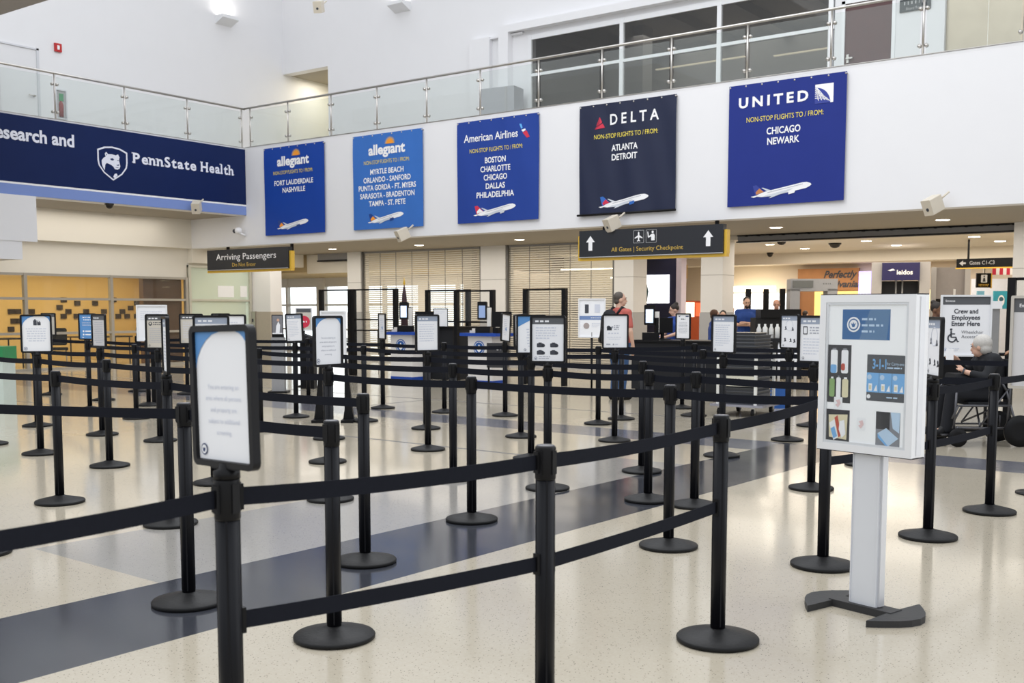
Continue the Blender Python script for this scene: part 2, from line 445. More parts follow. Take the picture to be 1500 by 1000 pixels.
# -- lounge behind glass on the left
LG = M('gold_wall', (0.66, 0.48, 0.22), 0.6, var=0.05)
w = MB(); w.box(-29.2, -29, 4, 22, 0, 2.9, 0); w.box(-29, -24.8, 4, 4.2, 0, 2.9, 0); w.box(-29, -24.7, 20.3, 20.5, 0, 2.9, 0); w.box(-29, -24.7, 4, 20.5, 2.72, 2.9, 1)
rr = random.Random(3)
for k, q in enumerate(((16, 482), (26, 456), (28, 470), (46, 456), (93, 439), (113, 444), (139, 444), (87, 450), (100, 456), (93, 463), (126, 456), (112, 463), (152, 456), (166, 439), (191, 451), (200, 444), (179, 456), (173, 463), (186, 463), (200, 463), (20, 470), (16, 456))):
    p = WX(*q, -28.99)
    w.box(-28.995, -28.96, p.y - 0.09, p.y + 0.09, p.z - 0.07, p.z + 0.07, 2)
struct(w.build('wall_lounge_rear', [LG, WALLC, M('dark_square_tile', (0.03, 0.02, 0.018), 0.4)]))
def storefront(n, y0, y1, ztop, bars, col, gl):
    f = MB(); x = -24.6
    for yy in [y0] + bars + [y1 - 0.08]: f.box(x - 0.05, x + 0.06, yy, yy + 0.08, 0, ztop)
    for zz in (0.0, 0.87, 1.71, ztop - 0.06): f.box(x - 0.04, x + 0.05, y0, y1, zz, zz + 0.06)
    o = struct(f.build('window_%d' % n, col))
    g = MB(); g.box(x - 0.006, x + 0.006, y0, y1, 0, ztop); g.build('window_pane', gl, o)
    return o
FRM = M('taupe_frame', (0.42, 0.39, 0.34), 0.4, 0.3)
storefront(1, 4.5, 18.4, 2.35, [6.3, 8.8, 11.3, 13.72, 16.02], FRM, GLW)
storefront(2, 18.42, 20.6, 2.69, [], M('pale_frame', (0.56, 0.55, 0.48), 0.4, 0.3), GLF)
w = MB(); w.box(-24.9, -24.72, 17.1, 18.3, 0, 2.3); struct(w.build('door_2', WOODD))

# -- corridor and daylight glazing beyond the grilles
w = MB(); w.box(-36, -17.4, 22.83, 27.2, 2.62, 5.3); struct(w.build('ceiling_corridor', M('corridor_ceiling', (0.72, 0.60, 0.38), 0.7)))
f = MB()
for k in range(11): f.box(-33.5 + k * 1.62, -33.5 + k * 1.62 + (0.42 if k % 3 == 0 else 0.09), 26.97, 27.13, 0, 2.61)
for zz in (0, 0.75, 1.62, 2.30): f.box(-34, -17.5, 27.0, 27.1, zz, zz + (0.32 if zz == 2.30 else 0.07))
wd = struct(f.build('window_3', M('pale_mullion', (0.80, 0.79, 0.78), 0.5)))
g = MB(); g.box(-34, -17.5, 27.04, 27.05, 0, 2.5); g.build('window_pane', GLW, wd)
w = MB(); w.box(-17.4, -13.95, 25.4, 25.6, 0, 3.0); w.box(-17.4, -13.2, 22.7, 28.5, 2.95, 5.3)
struct(w.build('wall_shop', WALLC))

# -- upper storey
w = MB(); w.box(-25.2, -25, -3, 22.4, ZL - 0.1, 14); struct(w.build('wall_upper_left', WALL))
YU = 22.35
w = MB()
w.box(-23.1, -15.95, YU, YU + 0.3, ZL - 0.1, 14); w.box(-25.2, -23.1, YU, YU + 0.3, 8.5, 14); w.box(-15.95, 12, YU, YU + 0.3, 8.30, 14)
w.box(-15.95, -8.25, YU, YU + 0.3, ZL - 0.1, 6.42); w.box(-8.25, -7.95, YU, YU + 0.3, ZL - 0.1, 8.3); w.box(-6.95, -5.95, YU, YU + 0.3, ZL - 0.1, 8.3)
w.box(-7.95, -6.95, YU, YU + 0.3, 7.75, 8.3); w.box(-4.4, 12, YU, YU + 0.3, ZL - 0.1, 8.3)
w.box(-17.75, -17.1, YU - 0.14, YU, ZL - 0.1, 8.42); w.box(-17.1, -16.1, YU - 0.10, YU, 8.36, 8.40); w.box(-16.75, 12, YU - 0.22, YU, 8.42, 8.60); w.box(-16.75, -16.45, YU - 0.22, YU, ZL - 0.1, 8.42)
struct(w.build('wall_upper_rear', WALL))
w = MB(); w.box(-25.2, -23.0, 24.2, 24.4, ZL - 0.1, 8.6, 0); w.box(-23.1, -22.9, 22.65, 24.4, ZL - 0.1, 8.6, 0); w.box(-25.2, -22.9, 22.65, 24.4, 8.5, 8.6, 1); w.box(-25.2, -25.0, 22.4, 24.4, ZL - 0.1, 8.6, 2)
struct(w.build('wall_passage', [M('pale_yellow_wall', (0.74, 0.70, 0.52), 0.6), SOFF, WALL]))
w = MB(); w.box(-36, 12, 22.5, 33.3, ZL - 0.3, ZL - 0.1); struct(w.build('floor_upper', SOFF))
# window of the upstairs office with the room behind it
f = MB(); x0, x1, z0, z1 = -15.95, -8.15, 6.42, 8.30
for xx in (x0, -13.30, -10.80, x1 - 0.12): f.box(xx, xx + 0.10, YU - 0.05, YU + 0.05, z0, z1)
for zz, hh in ((z0, 0.09), (7.28, 0.07), (z1 - 0.12, 0.12)): f.box(x0, x1, YU - 0.04, YU + 0.05, zz, zz + hh)
wd = struct(f.build('window_4', ALUW))
g = MB(); g.box(x0, x1, YU, YU + 0.012, z0, z1); g.build('window_pane', GLD, wd)
w = MB(); w.box(-17, -7, 27.5, 27.7, ZL - 0.1, 9); w.box(-17.2, -17, 22.7, 27.7, ZL - 0.1, 9); w.box(-7, -6.8, 22.7, 27.7, ZL - 0.1, 9); w.box(-17.2, -6.8, 22.7, 27.7, 8.85, 9.0)
w.box(-15.2, -14.2, 25, 25.5, ZL - 0.1, 8.85)
for k in range(6): w.box(-16.5 + k * 1.7, -16.2 + k * 1.7, 22.8, 27.5, 8.6, 8.85)
struct(w.build('wall_office', M('office_grey', (0.33, 0.31, 0.29), 0.7)))
# maroon door with lever, stainless lift doors
d = MB(); d.box(-7.93, -6.97, YU + 0.02, YU + 0.08, ZL - 0.08, 7.74, 0); dr = struct(d.build('door_1', M('maroon_laminate', (0.085, 0.035, 0.035), 0.42, var=0.2, scale=5)))
h = MB(); h.box(-7.88, -7.83, YU - 0.02, YU + 0.03, 6.55, 6.72); h.box(-7.88, -7.74, YU - 0.06, YU - 0.03, 6.62, 6.65); h.build('door_handle', STEEL, dr)
h = MB(); h.box(-8.0, -7.93, YU - 0.02, YU + 0.1, ZL - 0.08, 7.8); h.box(-6.97, -6.90, YU - 0.02, YU + 0.1, ZL - 0.08, 7.8); h.box(-8, -6.9, YU - 0.02, YU + 0.1, 7.74, 7.8); h.build('door_frame', ALUW, dr)
d = MB(); d.box(-5.95, -5.18, YU + 0.1, YU + 0.14, ZL - 0.08, 8.3); d.box(-5.17, -4.4, YU + 0.1, YU + 0.14, ZL - 0.08, 8.3)
struct(d.build('door_3', M('brushed_bronze_steel', (0.42, 0.37, 0.29), 0.38, 1.0, var=0.15, scale=3)))
# flush white door upstairs on the left
d = MB(); d.box(-25.0, -24.985, 13.58, 14.52, ZL - 0.08, 7.72, 0); dr = struct(d.build('door_4', M('white_door', (0.76, 0.76, 0.78), 0.5, var=0.01)))
h = MB(); h.box(-25.0, -24.96, 14.50, 14.56, ZL - 0.08, 7.76); h.box(-25.0, -24.96, 13.5, 14.56, 7.72, 7.76); h.build('door_frame', ALU, dr)
h = MB(); h.rod((-24.98, 14.40, 6.62), (-24.92, 14.40, 6.62), 0.025); h.rod((-24.92, 14.42, 6.62), (-24.92, 14.24, 6.62), 0.014); h.build('door_handle', STEEL, dr)
# roof soffit edge high on the left
w = MB(); w.box(-34, -14, 6, 11.95, 7.5, 7.9); struct(w.build('ceiling_upper', M('taupe_ceiling', (0.42, 0.38, 0.34), 0.7)))

# ================================================================== BALCONY RAILINGS
def railing(along, pts, fixed, base, top, label):
    """glass balustrade: stainless posts, patch clamps, clear panels and a round handrail"""
    t = thing('glass_railing', (0, 0, 0), 0, label, 'railing', 'balcony railings')
    P = (lambda a, z, o=0.0: (a, fixed + o, z)) if along == 'x' else (lambda a, z, o=0.0: (fixed - o, a, z))
    MB().rod(P(pts[0] - (0.2 if along == 'x' else 2.5), top), P(pts[-1] + (0.0 if along == 'x' else 0.1), top), 0.026, 12).build('handrail', STEEL, t)
    c = MB()
    if along == 'x': c.box(pts[0], pts[-1], fixed - 0.185, fixed + 0.02, base - 0.008, base + 0.004)
    else: c.box(fixed - 0.02, fixed + 0.185, pts[0] - 2.5, pts[-1], base - 0.004, base + 0.004)
    c.build('base_channel', STEEL, t)
    for a in pts:
        MB().rod(P(a, base), P(a, top), 0.020, 10).build('post', STEEL, t)
    for a, b in zip(pts, pts[1:]):
        if b - a < 0.4: continue
        g = MB(); e = 0.05
        if along == 'x': g.box(a + e, b - e, fixed - 0.006, fixed + 0.006, base + 0.02, top - 0.08)
        else: g.box(fixed - 0.006, fixed + 0.006, a + e, b - e, base + 0.02, top - 0.08)
        gp = g.build('glass_panel', GLR, t)
        for q in (a + 0.055, b - 0.055):
            for z in (base + 0.18, top - 0.24):
                MB().rod(P(q, z, -0.028), P(q, z, 0.028), 0.032, 10).build('clamp', STEEL, gp)
    return t


railing('x', [-22.12, -20.69, -19.16, -17.64, -16.11, -14.58, -13.04, -11.50, -9.95, -8.40, -6.84, -5.29, -3.75, -2.2, -0.65], 18.62, ZL + 0.03, 6.65,
        'glass railing with steel posts above the row of airline banners')
railing('y', [9.88, 11.62, 13.36, 15.10, 16.84, 18.52], -22.33, ZL + 0.02, 6.64, 'glass railing above the navy hospital sign at left')

# ================================================================== AIRLINE BANNERS
def jet(mb, x0, z0, L, mats, wave, tilt=9):
    """a printed airliner, nose to the right; mats = body, belly, fin1, fin2, engine"""
    c, s = math.cos(R(tilt)), math.sin(R(tilt))
    def T(p): return (x0 + L * (p[0] * c - p[1] * s), z0 + L * (p[0] * s + p[1] * c))
    def pg(pts, m, y): poly(mb, [T(p) for p in pts], m, y, wave)
    top = [(0.02, 0.035), (0.15, 0.075), (0.85, 0.085), (0.93, 0.075), (0.985, 0.045), (1.0, 0.02)]
    bot = [(0.97, 0.0), (0.90, -0.018), (0.30, -0.02), (0.14, 0.0)]
    pg([(0.34, 0.06), (0.18, 0.15), (0.155, 0.15), (0.27, 0.055)], mats[1], -0.0035)
    pg(list(reversed(top + bot)), mats[0], -0.005)
    pg([(0.14, 0.0), (0.30, -0.02), (0.62, -0.02), (0.5, 0.012), (0.25, 0.018)], mats[1], -0.0065)
    pg([(0.03, 0.05), (0.20, 0.075), (0.075, 0.215), (0.01, 0.215)], mats[2], -0.006)
    pg([(0.05, 0.06), (0.19, 0.075), (0.12, 0.15), (0.045, 0.10)], mats[3], -0.0072)
    pg([(0.0, 0.02), (0.13, 0.03), (0.09, 0.045), (-0.05, 0.045)], mats[0], -0.0078)
    pg([(0.40, 0.02), (0.70, 0.03), (0.60, 0.0), (0.30, -0.045), (0.26, -0.045)], mats[1], -0.0085)
    pg([(0.60, -0.055), (0.70, -0.05), (0.72, -0.02), (0.71, 0.005), (0.60, 0.0)], mats[4], -0.0095)
    pg([(0.25, 0.048), (0.86, 0.055), (0.86, 0.062), (0.25, 0.056)], 6, -0.0095)


def banner(x0, cloth, name, label, lines_, logo, jetm, extra, amp, folds, rot=0.0):
    t = thing('hanging_banner', (x0, YB - 0.05, 3.345), 0, label, 'banner', 'airline banners on the white wall')
    S_ = 2.17
    rr = random.Random(name)
    ph = [rr.uniform(0, 6) for _ in range(4)]
    def wave(x, z):
        u, v = x / S_, z / S_
        f = amp * (math.sin(u * folds * 6.28 + ph[0] + 1.2 * v) * (1 - 0.35 * v) + 0.6 * math.sin(u * folds * 11 + v * 5 + ph[1]))
        f += amp * 1.6 * math.sin((u - v) * 7 + ph[2]) * max(0, v - 0.55) * (1 - min(1, u * 2.2))
        f += amp * 1.4 * math.sin((u + v) * 8 + ph[3]) * max(0, 0.5 - v) * max(0, u - 0.55) * 2
        return f * min(1, 6 * (1 - v) + 0.15)
    n = 44; b = MB()
    for y in (0, 0.004):
        vs = [(S_ * i / n, y + wave(S_ * i / n, S_ * j / n), S_ * j / n) for j in range(n + 1) for i in range(n + 1)]
        fs = [(j * (n + 1) + i, j * (n + 1) + i + 1, (j + 1) * (n + 1) + i + 1, (j + 1) * (n + 1) + i) for j in range(n) for i in range(n)]
        b.add(vs, fs if y == 0 else [f[::-1] for f in fs], 0, True)
    b.build('cloth', cloth, t)
    p = MB(); sc = S_; pl_ = [p]
    def txt(s, cx, cz, h, w, m, bold=0.012, spacing=1.0, shear=0): letter(pl_[0], s, cx * sc, (1 - cz) * sc - h * sc / 2, h * sc, w * sc, m, -0.006, 'C', bold, spacing, shear, wave)
    txt('NON-STOP FLIGHTS TO / FROM:', 0.49, 0.292, 0.042, 0.655, 5, 0.0)
    pm_ = [WHITE, M('pale_grey_print', (0.62, 0.66, 0.72)), extra[0], extra[1], extra[2], YELT, M('mid_grey_print', (0.35, 0.38, 0.45))]
    p.build('headline', pm_, t); p = pl_[0] = MB()
    for s, cx, cz, w in lines_:
        p = pl_[0] = MB(); txt(s, cx, cz, 0.056, w, 0, 0.022); p.build('city_name', pm_, t)
    p = MB(); pl_[0] = MB(); logo(p, txt, sc, wave)
    p.build('airline_emblem', pm_, t); pl_[0].build('airline_name', pm_, t); p = MB()
    jet(p, 0.24 * sc, 0.055 * sc, 0.50 * sc, jetm, wave)
    p.build('printed_jet', pm_, t)
    g = MB()
    for i in range(8):
        x = 0.02 + i * (S_ - 0.04) / 7
        g.rod((x, -0.004 + wave(x, S_ - 0.03), S_ - 0.03), (x, 0.05, S_ - 0.03), 0.016, 10)
    g.build('grommet', STEEL, t)
    return t


def logo_allegiant(p, txt, sc, wave):
    cx, cz = 0.545 * sc, 0.885 * sc
    for i in range(15):
        a = R(12 * i + 6); pts = [(cx + 0.052 * sc * math.cos(a - 0.09), cz + 0.052 * sc * math.sin(a - 0.09)), (cx + 0.078 * sc * math.cos(a), cz + 0.078 * sc * math.sin(a)), (cx + 0.052 * sc * math.cos(a + 0.09), cz + 0.052 * sc * math.sin(a + 0.09))]
        poly(p, pts, 3, -0.005, wave)
    poly(p, [(cx + 0.050 * sc * math.cos(PI * i / 16), cz + 0.050 * sc * math.sin(PI * i / 16)) for i in range(17)], 2, -0.006, wave)
    txt('allegıant', 0.495, 0.162, 0.105, 0.53, 0, 0.035)


def logo_american(p, txt, sc, wave):
    txt('American Airlines', 0.425, 0.165, 0.075, 0.67, 0, 0.012)
    q = lambda pts, m: poly(p, [(x * sc, (1 - z) * sc) for x, z in pts], m, -0.006, wave)
    q([(0.775, 0.085), (0.80, 0.085), (0.815, 0.125), (0.80, 0.135)], 2)
    q([(0.80, 0.145), (0.845, 0.135), (0.85, 0.15), (0.82, 0.165)], 0)
    q([(0.815, 0.17), (0.86, 0.155), (0.895, 0.215), (0.865, 0.225)], 3)


def logo_delta(p, txt, sc, wave):
    txt('DELTA', 0.575, 0.147, 0.095, 0.50, 0, 0.02, 1.6)
    q = lambda pts, m: poly(p, [(x * sc, (1 - z) * sc) for x, z in pts], m, -0.006, wave)
    q([(0.218, 0.115), (0.245, 0.165), (0.218, 0.185)], 3); q([(0.218, 0.115), (0.216, 0.187), (0.183, 0.195)], 2)
    q([(0.164, 0.222), (0.19, 0.20), (0.218, 0.19), (0.218, 0.20)], 2); q([(0.222, 0.19), (0.25, 0.175), (0.272, 0.215), (0.172, 0.224)], 3)


def logo_united(p, txt, sc, wave):
    txt('UNITED', 0.39, 0.147, 0.082, 0.60, 0, 0.035, 1.45)
    x0, z0, s = 0.745 * sc, 0.775 * sc, 0.15 * sc
    poly(p, [(x0, z0), (x0 + s, z0), (x0 + s, z0 + s), (x0, z0 + s)], 0, -0.0045, wave)
    cx, cz, r = x0, z0, 0.84 * s
    poly(p, [(cx, cz)] + [(cx + r * math.cos(PI / 2 * i / 14), cz + r * math.sin(PI / 2 * i / 14)) for i in range(15)], 2, -0.0055, wave)
    def arc(f, wd):
        pts = [f(i / 10) for i in range(11)]
        for a, b in zip(pts, pts[1:]):
            d = Vector((b[0] - a[0], b[1] - a[1])); n = Vector((-d[1], d[0])).normalized() * wd
            poly(p, [(a[0] - n[0], a[1] - n[1]), (b[0] - n[0], b[1] - n[1]), (b[0] + n[0], b[1] + n[1]), (a[0] + n[0], a[1] + n[1])], 0, -0.0065, wave)
    for k in range(6):
        o = 0.12 + 0.15 * k
        arc(lambda t, o=o: (cx + r * math.sin(o * 1.5) * math.sin(t * 1.5) * 0.99, cz + r * (math.cos(o * 1.5) * 0.2 + 0.8 * math.cos(t * 1.5) * (1 - o * 0.75) + 0.02)), 0.006 * sc / 2)
    for k in range(4):
        e = 0.25 + 0.2 * k
        arc(lambda t, e=e: (cx + r * e * (0.15 + 0.85 * t), cz + r * math.sqrt(max(0, 1 - e * e * (0.15 + 0.85 * t) ** 2)) * (0.98 - 0.85 * t * (1 - 0.2 * e))), 0.005 * sc / 2)


ORG = M('orange_print', (0.90, 0.33, 0.03)); ORGL = M('amber_print', (0.95, 0.55, 0.08)); BLUP = M('deep_blue_print', (0.01, 0.05, 0.25))
REDP = M('red_print', (0.62, 0.03, 0.07)); REDD = M('dark_red_print', (0.40, 0.02, 0.05)); UBL = M('banner_blue_print', (0.03, 0.05, 0.30)); CYAN = M('light_blue_print', (0.12, 0.42, 0.85))
JW = (0, 1, 4, 2, 4)
banner(-21.36, M('royal_blue_cloth', (0.009, 0.055, 0.34), 0.6, spec=0.25, var=0.06, scale=3), 'a', 'royal blue banner listing Fort Lauderdale and Nashville, leftmost in the row',
       [('FORT LAUDERDALE', 0.50, 0.408, 0.645), ('NASHVILLE', 0.50, 0.493, 0.375)], logo_allegiant, JW, (ORG, ORGL, BLUP), 0.004, 1.5)
banner(-18.22, M('sky_blue_cloth', (0.035, 0.155, 0.52), 0.5, var=0.06, scale=3), 'b', 'light blue banner listing Myrtle Beach down to Tampa - St. Pete',
       [('MYRTLE BEACH', 0.495, 0.392, 0.485), ('ORLANDO - SANFORD', 0.495, 0.477, 0.68), ('PUNTA GORDA - FT. MYERS', 0.495, 0.560, 0.82), ('SARASOTA - BRADENTON', 0.495, 0.644, 0.78), ('TAMPA - ST. PETE', 0.495, 0.727, 0.53)], logo_allegiant, JW, (ORG, ORGL, BLUP), 0.007, 1.6)
banner(-15.05, M('cobalt_blue_cloth', (0.018, 0.055, 0.30), 0.5, spec=0.3, var=0.06, scale=3), 'c', 'blue banner listing Boston down to Philadelphia, third in the row',
       [('BOSTON', 0.48, 0.395, 0.255), ('CHARLOTTE', 0.48, 0.480, 0.37), ('CHICAGO', 0.48, 0.563, 0.29), ('DALLAS', 0.48, 0.647, 0.24), ('PHILADELPHIA', 0.48, 0.730, 0.46)], logo_american, (0, 1, 3, 0, 1), (CYAN, REDP, UBL), 0.010, 1.5)
d_ = banner(-11.88, M('midnight_blue_cloth', (0.014, 0.020, 0.052), 0.45, spec=0.4, var=0.08, scale=3), 'd', 'dark midnight banner listing Atlanta and Detroit, wrinkled, with red triangle logo',
       [('ATLANTA', 0.48, 0.402, 0.275), ('DETROIT', 0.48, 0.486, 0.27)], logo_delta, (0, 1, 4, 3, 4), (REDD, REDP, M('bright_blue_print', (0.03, 0.14, 0.50))), 0.013, 2.2)
MB().rod((-0.04, -0.01, 0.015), (2.18, -0.01, 0.015), 0.022, 10).build('bottom_bar', PLAST, d_)
banner(-8.64, M('ultramarine_cloth', (0.017, 0.033, 0.225), 0.6, spec=0.25, var=0.05, scale=3), 'e', 'ultramarine banner listing Chicago and Newark, rightmost in the row',
       [('CHICAGO', 0.485, 0.398, 0.29), ('NEWARK', 0.485, 0.482, 0.275)], logo_united, (0, 1, 2, 3, 0), (UBL, M('copper_print', (0.55, 0.22, 0.08)), UBL), 0.004, 1.2)

# ================================================================== HOSPITAL SIGN ON THE LEFT WALL
t = thing('wall_sign', (XL, YB, 0), R(90), 'long navy hospital sign with lion shield on the left balcony wall', 'sign')
yy = lambda y: y - YB
b = MB(); b.box(yy(5.0), -0.005, -0.03, 0, 4.17, 5.575); b.build('panel', M('navy_vinyl', (0.006, 0.017, 0.085), 0.5, spec=0.2, var=0.1, scale=1.5), t)
b = MB(); b.box(yy(5.0), -0.005, -0.028, 0, 3.905, 4.13); b.build('lower_band', M('periwinkle_vinyl', (0.20, 0.29, 0.62), 0.5, var=0.02), t, )
b = MB(); b.box(yy(5.0), -0.005, -0.031, 0, 4.13, 4.17); b.build('white_stripe', WHITE, t)
p = MB(); Y0 = -0.034
letter(p, 'Research and', yy(13.66), 5.06, 0.27, None, 0, Y0, 'R', 0.03); p.build('first_lettering', M('pale_lilac_white', (0.80, 0.82, 0.93), 0.5), t); p = MB()
def slab(s, x, z, h, width):
    """slab-serif lettering: plain letters plus square serifs on the stems"""
    stems = {'P': [(0.02, 0, 1), (0.02, 1, -1)], 'n': [(0.02, 0, 1), (0.98, 0, 1), (0.0, .72, -1)], 'H': [(0.06, 0, 1), (0.94, 0, 1), (0.06, 1, 1), (0.94, 1, 1)], 'h': [(0.02, 0, 1), (0.98, 0, 1), (0.0, 1.04, -1)], 'l': [(0.5, 0, 1), (0.2, 1.04, -1)], 'a': [(1.0, 0, -1)], 't': [], 'e': [], 'S': [(0.92, 0.78, 0), (0.06, 0.16, 0)]}
    ws = []; 
    for ch in s: g = text_geo(ch, 0.03, 0); ws.append((g[3] - g[2]) + (0.13 if ch in 'Pnhl' or ch == 'H' else 0.075))
    k = h / 0.72; kx = width / sum(ws); xx = x
    for ch, w_ in zip(s, ws):
        g = text_geo(ch, 0.03, 0); gw = (g[3] - g[2]) * kx
        letter(p, ch, xx, z, h, gw, 0, Y0, 'L', 0.03)
        for fx, fz, side in stems[ch]:
            cx = xx + gw * (0.06 + 0.88 * fx); hw = 0.115 * kx
            if side == 0: quad(p, cx - 0.025 * kx, cx + 0.03 * kx, z + h * fz - 0.1 * h, z + h * fz + 0.1 * h, 0, Y0); continue
            a_, b_ = (cx - hw, cx + hw) if side == 1 else (cx - hw * 1.1, cx + hw * 0.5)
            zc = z + h * fz - (0.10 * h if fz > 0.1 else 0)
            quad(p, a_, b_, zc, zc + 0.10 * h, 0, Y0 - 0.0005)
        xx += w_ * kx
slab('PennState', yy(15.14), 4.885, 0.235, 1.80)
slab('Health', yy(17.05), 4.885, 0.235, 1.04)
p.build('lettering', M('pale_lilac_white', (0.80, 0.82, 0.93), 0.5), t)
p = MB(); s0, s1, zt, zb = yy(14.22), yy(14.99), 5.20, 4.42
cx = (s0 + s1) / 2
def shield(k):
    w2 = (s1 - s0) / 2 * k; h2 = (zt - zb) / 2 * k; zc = (zt + zb) / 2
    r_ = [(w2, 0.72), (w2, 0.10), (0.94 * w2, -0.2), (0.62 * w2, -0.6), (0.0, -1.0)]
    l_ = [(-x, z) for x, z in r_[::-1]][1:]
    top_ = [(-0.55 * w2, 0.9), (0, 0.97), (0.55 * w2, 0.9)]
    return [(cx + x, zc + z * h2) for x, z in (r_ + l_ + top_)][::-1]
so, si = shield(1.0), shield(0.91)
p.ring(so[::-1], si[::-1], -0.036, -0.030, 0)
hw = (s1 - s0) / 2; hz = (zt - zb) / 2; zc = (zt + zb) / 2
H_ = lambda pts: [(cx + x * hw, zc + z * hz) for x, z in pts]
poly(p, H_([(-0.42, 0.62), (-0.30, 0.50), (-0.05, 0.52), (0.22, 0.48), (0.36, 0.56), (0.46, 0.40), (0.42, 0.22), (0.46, 0.05), (0.50, -0.12), (0.44, -0.26), (0.30, -0.34), (0.12, -0.32), (0.04, -0.20), (-0.12, -0.10), (-0.40, -0.02), (-0.50, -0.12), (-0.56, -0.46), (-0.72, -0.18), (-0.74, 0.1), (-0.60, 0.26), (-0.46, 0.34), (-0.52, 0.5)])[::-1], 0, -0.036)
poly(p, H_([(0.0, -0.78), (0.10, -0.60), (0.22, -0.56), (0.30, -0.66), (0.1, -0.86)])[::-1], 0, -0.036)
for q in ([(-0.18, 0.24), (-0.02, 0.30), (0.10, 0.22), (0.02, 0.16), (-0.12, 0.17)], [(0.28, 0.22), (0.38, 0.24), (0.38, 0.16)], [(0.24, -0.06), (0.44, -0.02), (0.40, -0.10), (0.28, -0.11)], [(0.12, -0.22), (0.30, -0.20), (0.42, -0.2), (0.30, -0.24)], [(-0.44, 0.52), (-0.36, 0.46), (-0.42, 0.40)]):
    poly(p, H_(q)[::-1], 1, -0.0375)
p.build('shield_emblem', [M('pale_lilac_white', (0.80, 0.82, 0.93), 0.5), NAVY], t)

# ================================================================== BELT STANCHIONS
base_me = MB().lathe([(0.0, 0), (0.172, 0), (0.180, 0.004), (0.181, 0.016), (0.176, 0.022), (0.12, 0.036), (0.06, 0.050), (0.042, 0.056), (0.036, 0.060)], 40).mesh('base', BASEB)
base_me.polygons[len(base_me.polygons) - 1].use_smooth = False
pm = MB(); pm.lathe([(0.0322, 0.05), (0.0322, 0.90)], 24)
for a in range(4): T = Matrix.Rotation(R(45 + 90 * a), 4, 'Z'); pm.box(0.0312, 0.0335, -0.003, 0.003, 0.07, 0.9, 0, T)
post_me = pm.mesh('post', BLK)
hm = MB(); hm.lathe([(0.0335, 0.885), (0.0355, 0.89), (0.0355, 0.992), (0.034, 0.997), (0.0, 0.998)], 24)
for a in range(4): T = Matrix.Rotation(R(90 * a), 4, 'Z'); hm.box(0.034, 0.0385, -0.012, 0.012, 0.905, 0.985, 0, T)
head_me = hm.mesh('belt_head', PLAST)
capm = MB().lathe([(0.030, 0.997), (0.031, 0.999), (0.030, 1.0015), (0.0, 1.002)], 24).mesh('cap', M('grey_cap', (0.10, 0.10, 0.11), 0.2))
clip_me = MB().box(-0.012, 0.012, -0.043, -0.032, -0.036, 0.036).box(-0.008, 0.008, -0.034, -0.02, -0.03, 0.03).mesh('belt_clip', PLAST)

ST = {}


def stanchion(key, px, py, label, h=1.0, pos=None, lean=0.0):
    p = pos or G(px, py)
    t = thing('belt_stanchion', (p[0], p[1], 0), 0, label, 'stanchion', 'black belt stanchions of the queue')
    for n, me in (('base', base_me), ('post', post_me), ('belt_head', head_me), ('cap', capm)):
        o = bpy.data.objects.new(n, me); COL.objects.link(o); o.parent = t
    t.scale = (1, 1, h); ST[key] = (t, p[0], p[1], h)
    return t


def belt(a, b, z=0.945, sag=0.012, name='belt'):
    """webbing drawn from the head of stanchion a and clipped to stanchion b; a part of a"""
    t, x0, y0, h0 = ST[a]; _, x1, y1, h1 = ST[b]
    d = Vector((x1 - x0, y1 - y0, 0)); L = d.length; u = d / L; nrm = Vector((-u.y, u.x, 0)) * 0.0012
    m = MB(); n = 12; r = 0.034; vs = []
    for i in range(n + 1):
        s_ = r + (L - 2 * r) * i / n; f = i / n
        zz = (z * h0 * (1 - f) + z * h1 * f - sag * 4 * f * (1 - f)) / h0
        c = u * s_
        for o, dz in ((-1, -0.025), (1, -0.025), (1, 0.025), (-1, 0.025)): vs.append((c.x + nrm.x * o, c.y + nrm.y * o, zz + dz))
    fs = []
    for i in range(n):
        for k in range(4): fs.append((i * 4 + k, i * 4 + (k + 1) % 4, i * 4 + 4 + (k + 1) % 4, i * 4 + 4 + k))
    m.add(vs, fs, 0, False); o = m.build(name, BELT, t)
    ang = math.atan2(u.y, u.x) + PI / 2
    for q, e, pz in (((0, 0), 0, z), ((d.x, d.y), PI, z * h1 / h0)):
        c = bpy.data.objects.new('belt_clip', clip_me); COL.objects.link(c); c.parent = o; c.location = (q[0], q[1], pz); c.rotation_euler.z = ang + e
    return o


S = stanchion
S('S11', 0, 0, 'nearest black post at front left, carrying the big close screening sign', pos=G(332, 699, 1.0))
S('S28', 0, 0, 'front post with two belts at mid photo, base below the frame', pos=G(799, 652, 1.0))
S('S37', 1051, 938, 'front right post with two belts and a whole round base in view')
S('S41', 1205, 829, 'post just left of the white display stand, base overlapped by the stand')
S('S44', 1359, 787, 'post just right of the white display stand, carrying an edge-on sign')
S('S45', 1449, 750, 'bare post in front of the seated person in the wheelchair')
S('S4b', -30, 811, 'post at the left picture edge, only the rim of its base in view low down')
S('S10', 277, 883, 'bare post on the dark floor band just left of the nearest sign')
S('S12', 490, 934, 'short bare post whose base is crossed by the lower front belt', 0.972)
S('S13', 535, 823, 'bare post on the dark floor band, right behind the short front post', 0.978)
S('S1', 88, 736, 'bare slim post with full round base, nearest at the far left')
S('S9', 250, 768, 'post carrying a sign seen edge-on, just left of the nearest sign')
S('S4', -14, 651, 'post beyond the left edge, right rim of its base in view')
S('S2', 60, 665, 'post carrying the white luggage sign with blue corners at far left')
S('S6', 161, 683, 'bare post below the grey-headed list sign at left, full base in view')
S('S315', 315, 708, 'post hidden behind the nearest sign, carrying the blue-grey headed sign')
S('S14', 484, 732, 'post carrying the round-topped screening sign left of centre')
S('S23', 691, 762, 'bare post on the upper edge of the dark band, left of the middle front post')
